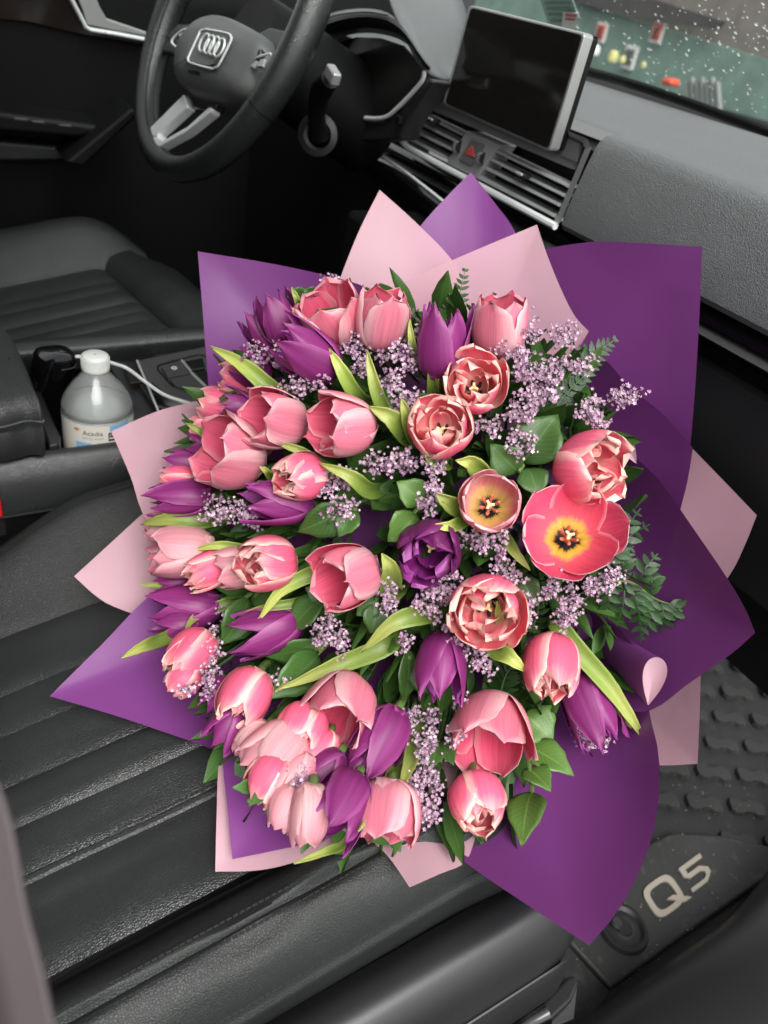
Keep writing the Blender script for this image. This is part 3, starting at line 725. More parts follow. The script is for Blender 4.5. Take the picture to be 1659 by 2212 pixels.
# ------------------------------------------------------------------ steering wheel
YAW, TL = 0.05, 0.436
EX = Vector((math.cos(YAW), math.sin(YAW), 0)); EZ = Vector((-math.sin(YAW) * math.sin(TL), math.cos(YAW) * math.sin(TL), math.cos(TL))); EN = EX.cross(EZ)
K_ = 1.14
WC = CAM + (Vector((-0.1686, 0.3628, 0.9164)) - CAM) * K_
def Wp(px, py, off=0.0):
    d = ray(px, py); p0 = WC + EN * off
    return CAM + d * ((p0 - CAM).dot(EN) / d.dot(EN))
sw = things('steering_wheel', WC, 'black leather steering wheel with four-ring emblem and silver lower spoke', 'steering wheel')
RR = 0.186 * K_ - 0.019
b = MB()
def rimpt(th, r=RR):
    x, z = r * math.cos(th), r * math.sin(th)
    return WC + EX * x + EZ * z
pts = [rimpt(2 * PI * k / 72) for k in range(72)]
seg = 14; vs = []; fs = []
for i, p in enumerate(pts):
    rd = (p - WC).normalized()
    th0 = 2 * PI * i / 72
    fat = 1.0 + 0.10 * (abs(math.cos(th0)) ** 6)
    for k in range(seg):
        a = 2 * PI * k / seg
        vs.append(p + (rd * math.cos(a) * 0.0160 + EN * math.sin(a) * 0.0185) * fat)
for i in range(72):
    for k in range(seg):
        fs.append((i * seg + k, i * seg + (k + 1) % seg, ((i + 1) % 72) * seg + (k + 1) % seg, ((i + 1) % 72) * seg + k))
b.add(vs, fs); o = b.build('rim', M['leather_smooth'], sw, flip=True)
# stitching around the inside of the rim
b = MB()
for i in range(150):
    th = PI * 0.62 + i / 150 * PI * 0.75
    for s_ in (-1, 1):
        p = rimpt(th + s_ * 0.004, RR - 0.0158) + EN * 0.006 * s_ + EN * 0.006
        tdir = (rimpt(th + 0.01) - rimpt(th)).normalized()
        b.box(p, (0.0035, 0.0015, 0.0015), Matrix((tdir, EN, tdir.cross(EN))).transposed())
o = b.build('stitching', M['thread'], sw, smooth=False); tag(o, kind='stuff')
# seams on the rim
for th in (math.radians(197), math.radians(-22)):
    p = rimpt(th); rd = (p - WC).normalized(); b = MB()
    b.tube([p + rd * 0.0166 * math.cos(a) + EN * 0.0191 * math.sin(a) for a in [2 * PI * k / 24 for k in range(24)]], 0.0008, 5, closed=True); b.build('seam', M['black'], sw)
# airbag hub
hub = [(394, 168), (396, 135), (405, 105), (428, 72), (450, 54), (480, 44), (520, 52), (562, 74), (592, 96), (590, 135), (572, 172), (552, 212), (520, 228), (470, 226), (430, 214), (404, 192)]
b = MB(); hp = cr([(a, c, 0) for a, c in hub + hub[:1]], 40)[:-1]
rows = []
cxy = Vector((490, 140, 0))
for f, off in ((1.02, -0.03), (1.0, 0.004), (0.95, 0.016), (0.84, 0.024), (0.6, 0.029), (0.25, 0.031), (0.01, 0.031)):
    r_ = [Wp(cxy.x + (p.x - cxy.x) * f, cxy.y + (p.y - cxy.y) * f, 0) + EN * off for p in hp]
    rows.append(r_ + [r_[0]])
b.grid(rows); b.build('airbag_cover', M['hub'], sw, auto=60)
# badge field (shield): raised pad with silver outline
sh_ = [(440, 65), (487, 74), (495, 82), (494, 92), (470, 140), (460, 148), (450, 150), (409, 138), (403, 132), (404, 124), (424, 80), (430, 68)]
shp = cr([(a, c, 0) for a, c in sh_ + sh_[:1]], 50)[:-1]
b = MB(); b.prism([Wp(p.x + 4, p.y - 2, 0.030) for p in shp[::2]], EN * 0.006)
b.build('badge_pad', M['hub'], sw, bevel=0.002)
b = MB(); b.tube([Wp(p.x + 4, p.y - 2, 0.0365) for p in shp], 0.0013, 6, closed=True); b.build('badge_outline', M['bright'], sw)
for k, (cx_, cy_) in enumerate([(438, 94), (449, 98), (460, 101), (471, 105)]):
    c = Wp(cx_ + 3, cy_ - 2, 0.0385 + 0.0006 * (k % 2)); b = MB()
    b.tube([c + EX * 0.0105 * math.cos(a) + EZ * 0.0105 * math.sin(a) for a in [2 * PI * j / 28 for j in range(28)]], 0.0013, 7, closed=True); b.build('emblem_ring', M['bright'], sw)
for px_, py_ in ((405, 152), (410, 153), (415, 154), (420, 155), (425, 156), (456, 148), (461, 146)):
    b = MB(); b.box(Wp(px_ + 4, py_ + 2, 0.0315), (0.004, 0.0008, 0.004)); b.build('airbag_letter', M['black'], sw, smooth=False)
# side spokes with switch pods
def pod(poly, name, mat, off, th, bev):
    b = MB(); b.prism([Wp(a, c, off) for a, c in poly], EN * th); return b.build(name, mat, sw, bevel=bev)
pod([(322, 130), (400, 60), (438, 62), (405, 112), (400, 130), (350, 118)], 'spoke', M['leather_smooth'], -0.012, 0.012, 0.004)
pod([(560, 90), (600, 70), (640, 80), (620, 150), (570, 190), (545, 215)], 'spoke', M['leather_smooth'], -0.012, 0.012, 0.004)
pod([(370, 88), (400, 64), (432, 63), (424, 80), (408, 102), (385, 104)], 'switch_pod', M['plastic'], 0.004, 0.010, 0.003)
pod([(535, 150), (556, 126), (584, 118), (580, 140), (566, 158), (540, 166)], 'switch_pod', M['plastic'], 0.004, 0.014, 0.003)
for poly in ([(388, 78), (404, 72), (412, 78), (396, 86)], [(395, 89), (412, 82), (414, 88), (398, 97)], [(412, 70), (424, 67), (420, 76), (413, 76)], [(546, 146), (558, 134), (566, 138), (554, 152)], [(560, 148), (568, 132), (578, 130), (572, 148)]):
    pod(poly, 'switch_key', M['vent'], 0.016, 0.004, 0.001)
b = MB(); b.tube([Wp(p.x, p.y, 0.016) for p in cr([(404, 104, 0), (384, 103, 0), (371, 90, 0), (385, 72, 0), (404, 63, 0), (434, 64, 0)], 20)], 0.0016, 6); b.build('switch_trim', M['bright'], sw)
b = MB(); b.tube([Wp(p.x, p.y, 0.017) for p in cr([(530, 168, 0), (535, 145, 0), (556, 124, 0), (585, 116, 0)], 16)], 0.0014, 6); b.build('switch_trim', M['bright'], sw)
# lower silver spoke: left bar, right bar, foot
pod([(416, 214), (424, 232), (424, 242), (362, 298), (358, 308), (330, 302), (334, 294)], 'silver_spoke', M['bright'], -0.006, 0.014, 0.003)
pod([(478, 246), (474, 254), (420, 297), (362, 328), (354, 322), (376, 311), (424, 285), (472, 242)], 'silver_spoke', M['bright'], -0.006, 0.014, 0.002)
pod([(334, 300), (356, 306), (372, 312), (358, 327), (340, 324), (324, 312), (324, 304)], 'silver_spoke', M['bright'], -0.004, 0.013, 0.003)
pod([(418, 214), (500, 222), (478, 252), (430, 244)], 'spoke_base', M['gloss'], -0.010, 0.012, 0.003)
# column and stalk
b = MB(); b.tube([WC - EN * 0.03, WC - EN * 0.10, WC - EN * 0.26], [0.055, 0.062, 0.07], 24); b.build('column', M['black'], sw)
sk = things('column_stalk', Py(690, 290, 0.5), 'black column stalk with silver tip right of the steering wheel', 'stalk')
sp_ = cr([Py(690, 292, 0.515), Py(684, 250, 0.50), Py(692, 200, 0.49), Py(714, 170, 0.48)], 12)
b = MB(); b.tube(sp_, [0.014, 0.0125, 0.012, 0.0115, 0.0115, 0.012, 0.0125, 0.013, 0.0135, 0.013, 0.012, 0.011], 12); b.build('lever', M['black'], sk)
b = MB(); c = Py(719, 162, 0.474); b.box(c, (0.024, 0.012, 0.015), Matrix.Rotation(0.35, 3, 'Y')); b.build('tip', M['silver_paint'], sk, bevel=0.003)
b = MB(); b.lathe([(0.017, 0.0), (0.026, 0.002), (0.027, 0.012), (0.019, 0.014)], Py(690, 290, 0.52), 24, axis=Vector((0.75, -0.6, 0.1))); b.build('boot_ring', M['plastic'], sk)

# ------------------------------------------------------------------ driver door
dd = things('driver_door', (-0.80, 0.35, 0.10), 'dark driver door panel with silver handle trim and armrest', 'door')
XD = -0.80
b = MB(); b.grid([[Vector((XD - 0.02 * math.sin(PI * k / 8), y, 0.10 + 0.88 * k / 8)) for k in range(9)] for y in (-0.6, 0.0, 0.5, 1.1)]); o = b.build('panel', M['black'], dd); sm = o.modifiers.new('t', 'SOLIDIFY'); sm.thickness = 0.03; sm.offset = 0
b = MB(); b.prism([Px(a, c, XD + 0.012) for a, c in [(-30, -20), (165, -10), (186, 58), (320, 82), (325, 100), (180, 76), (60, 48), (-30, 40)]], (-0.02, 0, 0)); b.build('upper_trim', M['walnut'], dd, bevel=0.002)
b = MB(); b.tube([Px(p[0], p[1], XD + 0.028) for p in [(148, -14), (168, 24), (185, 58), (195, 64)]] + [Px(255, 74, XD + 0.028), Px(318, 86, XD + 0.026)], 0.0035, 8); b.build('chrome_line', M['silver'], dd)
b = MB(); b.prism([Px(a, c, XD + 0.026) for a, c in [(165, -12), (205, -12), (216, 16), (230, 40), (318, 70), (318, 78), (250, 66), (188, 54), (178, 20)]], (-0.01, 0, 0)); b.build('handle_plate', M['silver_paint'], dd, bevel=0.002)
ar = [(-40, 236), (60, 250), (150, 262), (220, 272), (205, 292), (170, 300), (-40, 284)]
b = MB(); b.prism([Px(a, c, XD + 0.10) for a, c in ar], (-0.10, 0, 0)); b.build('armrest', M['black'], dd, bevel=0.012)
for (px, py) in ((44, 256), (80, 262), (138, 270)):
    b = MB(); b.box(Px(px, py, XD + 0.09), (0.02, 0.022, 0.006)); b.build('window_switch', M['plastic_grey'], dd, bevel=0.002)
b = MB(); b.prism([Px(a, c, XD + 0.05) for a, c in [(-40, 300), (175, 318), (150, 350), (-40, 352)]], (-0.05, 0, 0)); b.build('pocket_lip', M['leather_smooth'], dd, bevel=0.008)
b = MB(); b.prism([Px(a, c, -0.66) for a, c in [(140, 352), (286, 232), (300, 250), (180, 362)]], (-0.10, 0, 0)); b.build('door_edge', M['black'], dd, bevel=0.006)
# ------------------------------------------------------------------ seats
def wrinkle(x, y, amp, sx=30, sy=12):
    return amp * (noise.noise(Vector((x * sx, y * sy, 3.1))) + 0.5 * noise.noise(Vector((x * sx * 2.3, y * sy * 2.1, 7.7))))
def stitch_row(mb, pts, n, size=(0.0036, 0.0013, 0.0011)):
    pts = cr(pts, n)
    for i in range(n - 1):
        d = (pts[i + 1] - pts[i]).normalized(); s = d.cross(Vector((0, 0, 1))).normalized(); u = s.cross(d)
        mb.box(pts[i], size, Matrix((d, s, u)).transposed())
# ---- passenger seat
ps = things('passenger_seat', (0.36, 0.15, 0.30), 'black leather passenger seat with stitched pleats under the bouquet', 'seat')
def zp(y):
    z = 0.41 + 0.2 * (y - 0.05)
    if y > 0.31: z -= 2.2 * (y - 0.31) ** 1.6
    return z
SEAMS = [0.192, 0.264, 0.309, 0.361, 0.402, 0.444, 0.452, 0.527]
YS = [-0.16 + 0.62 * k / 44 for k in range(45)]
for i in range(len(SEAMS) - 1):
    x0, x1 = SEAMS[i], SEAMS[i + 1]
    if x1 - x0 < 0.02:
        puff, n = 0.0022, 5
    else:
        puff, n = (0.0024, 0.0014, 0.0018, 0.0030, 0.0016, 0.0006, 0.0024)[i], 19
    b = MB(); rows = []
    for y in YS:
        r_ = []
        for k in range(n):
            s = k / (n - 1); x = x0 + (x1 - x0) * s
            dome = (1 - abs(2 * s - 1) ** 4)
            z = zp(y) - 0.0006 + puff * dome + wrinkle(x, y, 0.0007, 40, 60) * dome + wrinkle(x, y, 0.0035, 8, 7)
            if i == 6: z += 0.010 * max(0, s - 0.3) * (1 if y < 0.3 else 0.5) + 0.004 * math.sin(y * 22) * dome * 0.4
            r_.append(Vector((x, y, z)))
        rows.append(r_)
    b.grid(rows); b.build('pleat', M['leather'], ps, flip=True)
# inner bolster (console side)
def bol(y, prof, fac=1.0):
    return [Vector((x, y, zp(y) + h * fac)) for x, h in prof]
b = MB(); rows = []
for y in YS:
    k = min(1, max(0, (y + 0.02) / 0.16)); k = k * k * (3 - 2 * k)
    top = 0.030 + 0.030 * k - (0.05 * max(0, y - 0.30) / 0.15)
    sh = 0.03 * (1 - k)
    pr = [(0.066 + sh, -0.12), (0.064 + sh, -0.04), (0.067 + sh, top * 0.3), (0.076 + sh, top * 0.82), (0.088 + sh, top), (0.104 + sh * .8, top * 1.0), (0.128 + sh * .6, top * 0.72), (0.155 + sh * .3, top * 0.36), (0.178, 0.004), (0.189, -0.004), (0.193, -0.007)]
    rows.append([Vector((q.x, q.y, q.z)) + Vector((0, 0, wrinkle(q.x, y, 0.0008))) for q in cr([(x, y, zp(y) + h) for x, h in pr], 26)])
b.grid(rows); b.build('bolster', M['bolster'], ps, flip=True)
b = MB()
for dx in (0.0, 0.007):
    pts = []
    for y in YS[8:36]:
        k = min(1, max(0, (y + 0.02) / 0.16)); k = k * k * (3 - 2 * k); sh = 0.03 * (1 - k)
        top = 0.030 + 0.030 * k - (0.05 * max(0, y - 0.30) / 0.15)
        pts.append(Vector((0.094 + sh * .9 + dx, y, zp(y) + top * 1.02 + 0.0006)))
    stitch_row(b, pts, 90)
# outer bolster
b2 = MB(); rows = []
for y in YS:
    d = 0.05 * max(0, y - 0.30) / 0.1
    w_ = 0.003 * math.sin(y * 40) + 0.002 * math.sin(y * 71 + 1)
    pr = [(0.525, -0.008), (0.530, -0.004), (0.540, 0.012), (0.552, 0.024 + w_), (0.562, 0.029 + w_), (0.5655, 0.0275), (0.568, 0.0245), (0.5705, 0.0265), (0.578, 0.0255 + w_), (0.590, 0.018), (0.600, 0.002), (0.605, -0.012), (0.6075, -0.016), (0.609, -0.022), (0.606, -0.05), (0.600, -0.09)]
    rows.append([q + Vector((0, 0, wrinkle(q.x, y, 0.0012, 60, 25))) for q in cr([(x, y, zp(y) + h - d) for x, h in pr], 44)])
b2.grid(rows); b2.build('bolster', M['bolster'], ps, flip=True)
for xx, hh in ((0.5608, 0.0302), (0.5728, 0.0275), (0.604, -0.0085)):
    stitch_row(b, [Vector((xx, y, zp(y) + hh - 0.05 * max(0, y - 0.30) / 0.1)) for y in YS[8:40]], 95)
for xx in (0.4415, 0.4545): stitch_row(b, [Vector((xx, y, zp(y) - 0.0012)) for y in YS[8:36]], 85)
stitch_row(b, [Vector((0.4045, y, zp(y) - 0.0012)) for y in YS[8:34]], 85); stitch_row(b, [Vector((0.3115, y, zp(y) - 0.001)) for y in YS[8:34]], 85)
o = b.build('stitching', M['thread'], ps, smooth=False); tag(o, kind='stuff')
# seat body below and front face
b = MB(); b.box((0.34, 0.10, 0.33), (0.50, 0.50, 0.12)); b.build('cushion_base', M['plastic'], ps, bevel=0.03)
# backrest, behind the picture's left edge
b = MB(); rows = []
for k in range(12):
    f = k / 11; z = 0.40 + 0.62 * f
    rows.append([Vector((0.36 + 0.27 * s * (1 - 0.12 * f), -0.16 - 0.16 * f + 0.05 * abs(s) ** 3, z)) for s in [-1 + 2 * j / 10 for j in range(11)]])
b.grid(rows); o = b.build('backrest', M['leather'], ps); sm = o.modifiers.new('t', 'SOLIDIFY'); sm.thickness = 0.09; sm.offset = -1
# plastic side shield
b = MB(); rows = []
for k in range(26):
    y = -0.15 + 0.60 * k / 25
    e = max(0, (y - 0.36) / 0.09)
    zt = 0.372 + 0.10 * (y - 0.05) - 0.03 * e * e
    xo = -0.055 * e * e
    pr = [(0.605, -0.01), (0.618, 0.004), (0.630, 0.008), (0.642, 0.005), (0.655, -0.010), (0.664, -0.035), (0.667, -0.070), (0.664, -0.115), (0.650, -0.14)]
    rows.append([q for q in cr([(x + xo, y, zt + h * (1 - 0.3 * min(1, e))) for x, h in pr], 22)])
b.grid(rows); b.build('side_shield', M['plastic'], ps, flip=True)
b = MB(); rows = []
for k in range(14):
    y = 0.17 + 0.215 * k / 13
    zt = 0.372 + 0.10 * (y - 0.05)
    hh = 0.0 if k in (0, 13) else 1.0
    pr = [(0.6665, -0.045), (0.6665 + 0.003 * hh, -0.05), (0.672, -0.085), (0.670, -0.12), (0.662, -0.15)]
    rows.append([q for q in cr([(x, y, zt + h) for x, h in pr], 10)])
b.grid(rows); b.build('shield_panel', M['plastic'], ps, flip=True)
b = MB(); b.tube(cr([(0.668, 0.10, 0.285), (0.690, 0.13, 0.283), (0.696, 0.19, 0.290), (0.690, 0.245, 0.300), (0.676, 0.262, 0.303)], 16), [0.010, 0.013, 0.015, 0.0155, 0.016, 0.016, 0.016, 0.016, 0.016, 0.016, 0.016, 0.0155, 0.015, 0.014, 0.012, 0.009], 14); b.build('seat_lever', M['plastic'], ps)
b = MB(); b.lathe([(0.0, 0.012), (0.016, 0.012), (0.019, 0.008), (0.019, 0.0)], (0.672, 0.10, 0.268), 18, axis=(1, 0, 0.2)); b.build('lever_pivot', M['plastic'], ps)
# seat rail with plate, black cap and height bar
b = MB(); b.box((0.59, 0.20, 0.095), (0.04, 0.50, 0.04)); b.build('rail', M['black'], ps, bevel=0.004)
pl_ = [Pz(a, c, 0.14) for a, c in [(1120, 2140), (1178, 2080), (1248, 2120), (1240, 2200), (1150, 2235)]]
b = MB(); b.prism(pl_, (0, 0, -0.006)); b.build('rail_plate', M['plastic_grey'], ps, bevel=0.001)
c = Pz(1158, 2138, 0.143); b = MB(); b.tube([c + Vector((0.016 * math.cos(a), 0.016 * math.sin(a), 0)) for a in [2 * PI * k / 20 for k in range(20)]], 0.004, 7, closed=True); b.build('rail_ring', M['silver_paint'], ps)
c = Pz(1183, 2118, 0.143); b = MB(); b.tube([c + Vector((0.010 * math.cos(a), 0.015 * math.sin(a), 0)) for a in [2 * PI * k / 16 for k in range(16)]], 0.003, 7, closed=True); b.build('rail_ring', M['plastic'], ps)
b = MB(); b.prism([Pz(a, c, 0.16) for a, c in [(1170, 2168), (1228, 2108), (1246, 2104), (1250, 2125), (1236, 2160), (1190, 2205), (1174, 2200)]], (0, 0, -0.03)); b.build('rail_cap', M['plastic'], ps, bevel=0.005)
b = MB(); b.tube([Pz(1176, 2186, 0.155), Pz(1140, 2206, 0.153), Pz(1095, 2240, 0.15)], [0.013, 0.012, 0.012], 12); b.build('rail_bar', M['gloss'], ps)

# ---- driver seat
ds = things('driver_seat', (-0.38, 0.2, 0.35), 'black leather driver seat with raised bolsters beyond the console', 'seat')
def zd(y): return 0.47 + 0.2 * (y - 0.15)
DS = [-0.542, -0.478, -0.440, -0.388, -0.350, -0.318, -0.235]
YD = [-0.10 + 0.415 * k / 30 for k in range(31)]
def yend(x): return 0.303 + (x + 0.54) * 0.12
for i in range(len(DS) - 1):
    x0, x1 = DS[i], DS[i + 1]; b = MB(); rows = []
    for k in range(31):
        r_ = []
        for j in range(11):
            s = j / 10; x = x0 + (x1 - x0) * s; ye = yend(x); y = -0.10 + (ye + 0.10) * k / 30
            dome = 1 - abs(2 * s - 1) ** 3
            e = max(0, 1 - (ye - y) / 0.02)
            z = zd(y) - 0.002 + (0.0055 if i == 2 else 0.0028) * dome * (1 - e * e) + wrinkle(x, y, 0.0015) * dome - 0.005 * e * e
            r_.append(Vector((x, y, z)))
        rows.append(r_)
    b.grid(rows); b.build('pleat', M['leather'], ds, flip=True)
# front thigh panel
b = MB(); rows = []
for j in range(22):
    x = -0.56 + 0.36 * j / 21; ye = yend(x)
    edge = 1 - 0.6 * abs((j - 8) / 13) ** 2.2
    rd = 0.0 if x > -0.5 else (x + 0.5) * 0.45
    pr = [(ye, -0.012), (ye + 0.004, -0.004), (ye + 0.018, 0.007), (ye + 0.05, 0.008 + 0.004 * edge), (ye + 0.085 + rd, 0.000), (ye + 0.112 + rd, -0.022), (ye + 0.124 + rd, -0.06), (ye + 0.115 + rd, -0.16)]
    rows.append([Vector((x, q.y, q.z + wrinkle(x, q.y, 0.0012))) for q in cr([(x, y, zd(min(y, 0.42)) + h) for y, h in pr], 24)])
b.grid(rows); b.build('thigh_panel', M['leather'], ds)
# far bolster
b = MB(); rows = []
for k in range(30):
    y = -0.12 + 0.50 * k / 29
    e = max(0, (y - 0.27) / 0.11); dz = -0.055 * e ** 2.2
    xo = 0.055 * e ** 2
    pr = [(-0.535, -0.012), (-0.548, -0.004), (-0.565, 0.012), (-0.592, 0.034), (-0.625, 0.050), (-0.66, 0.050), (-0.69, 0.030), (-0.705, -0.02), (-0.70, -0.10)]
    rows.append([Vector((q.x + xo * min(1, max(0, (-0.54 - q.x) / 0.1)), q.y, q.z + wrinkle(q.x, y, 0.003, 14, 10))) for q in cr([(x, y, zd(y) + h + dz * min(1, (-x - 0.535) / 0.08)) for x, h in pr], 26)])
b.grid(rows); b.build('bolster', M['leather'], ds)
# near bolster
b = MB(); rows = []
for k in range(30):
    y = -0.12 + 0.52 * k / 29
    e = max(0, (y - 0.30) / 0.10); dz = -0.05 * e ** 2
    pr = [(-0.243, -0.012), (-0.236, -0.006), (-0.222, 0.001), (-0.205, 0.0), (-0.192, -0.012), (-0.188, -0.04), (-0.19, -0.10)]
    rows.append([q for q in cr([(x, y, zd(y) + h + dz) for x, h in pr], 18)])
b.grid(rows); b.build('bolster', M['leather'], ds, flip=True)
b = MB(); b.box((-0.42, 0.10, 0.38), (0.42, 0.40, 0.10)); b.build('cushion_base', M['black'], ds, bevel=0.02)
b = MB(); rows = []
for k in range(12):
    f = k / 11; z = 0.46 + 0.60 * f
    rows.append([Vector((-0.40 + 0.27 * s * (1 - 0.12 * f), -0.16 - 0.16 * f + 0.05 * abs(s) ** 3, z)) for s in [-1 + 2 * j / 10 for j in range(11)]])
b.grid(rows); o = b.build('backrest', M['leather'], ds); sm = o.modifiers.new('t', 'SOLIDIFY'); sm.thickness = 0.09; sm.offset = -1

# ------------------------------------------------------------------ centre console
cs = things('center_console', (-0.05, 0.2, 0.10), 'black centre console with leather rails, cup holder and gear panel', 'console')
ZC = 0.53
# near side wall + leather rail
b = MB(); rows = []
for k in range(20):
    y = -0.25 + 0.80 * k / 19
    rows.append([q for q in cr([(0.034, y, 0.44), (0.036, y, 0.505), (0.039, y, 0.515), (0.045, y, 0.519), (0.053, y, 0.517), (0.060, y, 0.508), (0.066, y, 0.492), (0.070, y, 0.462), (0.070, y, 0.458)], 22)])
b.grid(rows); b.build('rail_pad', M['leather_smooth'], cs, flip=True)
b = MB(); b.grid([[Vector((0.066, y, z)) for z in (0.459, 0.40, 0.10)] for y in (-0.25, 0.2, 0.6)]); b.build('side_wall', M['black'], cs, flip=True)
b = MB(); b.tube([Vector((0.0705, -0.25, 0.459)), Vector((0.0705, 0.55, 0.459))], 0.0012, 6); b.build('rail_seam', M['plastic'], cs)
# far rail by the driver
b = MB(); rows = []
for k in range(16):
    y = -0.10 + 0.70 * k / 15; z0 = 0.535 + 0.02 * k / 15
    rows.append([q for q in cr([(-0.158, y, z0 - 0.035), (-0.157, y, z0 - 0.010), (-0.162, y, z0 - 0.003), (-0.170, y, z0 + 0.001), (-0.182, y, z0), (-0.192, y, z0 - 0.008), (-0.196, y, z0 - 0.03), (-0.196, y, z0 - 0.10)], 20)])
b.grid(rows); b.build('rail_pad', M['leather_smooth'], cs)
b = MB()
for xx in (-0.172, -0.1765): stitch_row(b, [Vector((xx, -0.02, 0.5385)), Vector((xx, 0.2, 0.5448)), Vector((xx, 0.42, 0.5511))], 110, (0.0028, 0.0012, 0.001))
o = b.build('stitching', M['thread'], cs, smooth=False); tag(o, kind='stuff')
# cup holder tray (recess) floor and walls
b = MB(); b.box((-0.065, 0.10, 0.425), (0.20, 0.75, 0.012)); b.build('tray_floor', M['black'], cs, smooth=False)
b = MB(); b.prism([Pz(a, c, 0.522) for a, c in [(228, 778), (292, 780), (344, 892), (312, 930), (285, 915), (270, 850)]], (0, 0, -0.09)); b.build('divider', M['plastic'], cs, bevel=0.003)
b = MB(); b.prism([Pz(a, c, 0.524) for a, c in [(58, 800), (72, 806), (130, 940), (128, 958), (105, 962), (70, 860)]], (0, 0, -0.08)); b.build('tray_edge', M['plastic'], cs, bevel=0.003)
b = MB()
for k in range(4): b.prism([Pz(a, c, 0.49) for a, c in [(k * 22 - 20, 930), (k * 22 - 4, 926), (k * 22 + 10, 972), (k * 22 - 6, 974)]], (0, 0, -0.01))
b.build('shutter_slats', M['plastic'], cs, smooth=False)
b = MB(); b.prism([Pz(a, c, 0.512) for a, c in [(82, 862), (92, 874), (104, 936), (88, 936), (82, 900)]], (0, 0, -0.008)); b.build('chrome_clip', M['chrome'], cs, bevel=0.002)
# gear panel
ZG = 0.530
gp = [Pz(a, c, ZG) for a, c in [(296, 778), (470, 742), (520, 735), (560, 900), (418, 900), (345, 896)]]
b = MB(); b.prism(gp, (0, 0, -0.03)); b.build('gear_panel', M['plastic_grey'], cs, bevel=0.002)
b = MB(); b.prism([Pz(a, c, ZG + 0.0012) for a, c in [(301, 830), (330, 826), (372, 862), (420, 868), (420, 898), (346, 893)]], (0, 0, -0.004)); b.build('gloss_inlay', M['gloss'], cs, bevel=0.0008)
b = MB(); b.prism([Pz(a, c, ZG + 0.0012) for a, c in [(264, 784), (292, 780), (308, 824), (282, 828)]], (0, 0, -0.02)); b.build('gloss_inlay', M['walnut'], cs, bevel=0.0008)
b = MB(); b.tube([Pz(296, 779, ZG + 0.001), Pz(345, 895, ZG + 0.001)], 0.0014, 6); b.build('chrome_edge', M['silver'], cs)
b = MB(); rows = cr([(340, 792, 0), (348, 788, 0), (392, 776, 0), (440, 768, 0), (468, 800, 0), (470, 838, 0), (400, 840, 0), (374, 834, 0), (360, 820, 0), (342, 800, 0)], 40)
b.tube([Pz(p.x, p.y, ZG + 0.0004) for p in rows], 0.0011, 6, closed=True); b.build('button_groove', M['black'], cs)
for poly, mt, nm in (([(348, 792), (392, 780), (410, 806), (362, 814)], 'plastic_grey', 'parking_button'), ([(366, 818), (412, 808), (442, 836), (402, 839), (378, 832)], 'plastic_grey', 'console_button'), ([(398, 780), (438, 772), (444, 794), (412, 800)], 'gloss', 'console_button'), ([(416, 804), (446, 798), (462, 834), (448, 836)], 'gloss', 'console_button')):
    b = MB(); b.prism([Pz(a, c, ZG + 0.004) for a, c in poly], (0, 0, -0.005)); b.build(nm, M[mt], cs, bevel=0.0014)
b = MB(); b.tube([Pz(393, 779, ZG + 0.005), Pz(412, 802, ZG + 0.005)], 0.0018, 6); b.build('chrome_bar', M['chrome'], cs)
b = MB(); b.tube([Pz(414, 806, ZG + 0.005), Pz(445, 836, ZG + 0.005)], 0.0018, 6); b.build('chrome_bar', M['chrome'], cs)
b = MB(); c = Pz(376, 795, ZG + 0.0046); b.tube([c + Vector((0.0032 * math.cos(a), 0.0032 * math.sin(a), 0)) for a in [2 * PI * k / 14 for k in range(14)]], 0.0007, 5, closed=True); b.build('parking_symbol', M['poster_white'], cs)
b = MB(); b.box((-0.06, 0.62, 0.60), (0.20, 0.16, 0.24)); b.build('center_stack', M['black'], cs, bevel=0.01)
b = MB(); b.box((-0.06, 0.42, 0.49), (0.20, 0.30, 0.07)); b.build('console_front', M['plastic'], cs, bevel=0.01)
# armrest
am = things('armrest', (-0.05, 0.0, 0.50), 'padded black leather armrest with stitched edge left of the bottle', 'armrest')
tops = [Pz(a, c, 0.585) for a, c in [(-60, 640), (-10, 690), (28, 735), (60, 800), (84, 862), (88, 876), (60, 874), (-60, 866)]]
b = MB(); n = len(tops); ring = cr([*tops, tops[0]], 49)[:-1]; cen = sum(ring, Vector()) / 48; rows = []
for f, dz in ((0.02, 0.008), (0.5, 0.008), (0.8, 0.006), (0.93, 0.001), (0.985, -0.006), (1.0, -0.014), (1.0, -0.022), (0.985, -0.026), (1.0, -0.03), (1.0, -0.045), (0.985, -0.056), (0.95, -0.062), (0.6, -0.063)):
    r_ = [cen + (p - cen) * f + Vector((0, 0, dz)) for p in ring]; rows.append(r_ + [r_[0]])
b.grid(rows); b.build('pad', M['leather'], am, flip=True)
b = MB(); stitch_row(b, [cen + (p - cen) * 1.004 + Vector((0, 0, -0.018)) for p in ring[20:48]], 80, (0.0034, 0.0014, 0.0013)); o = b.build('stitching', M['thread_light'], am, smooth=False); tag(o, kind='stuff')
# buckle
bk = things('seat_buckle', Pz(-12, 1100, 0.45), 'seat belt buckle with red button at left picture edge', 'buckle')
b = MB(); b.box(Pz(-26, 1100, 0.46), (0.03, 0.03, 0.06)); b.build('housing', M['plastic'], bk, bevel=0.004)
b = MB(); b.box(Pz(-18, 1094, 0.475), (0.016, 0.018, 0.022)); b.build('button', M['redlit'], bk, bevel=0.002)

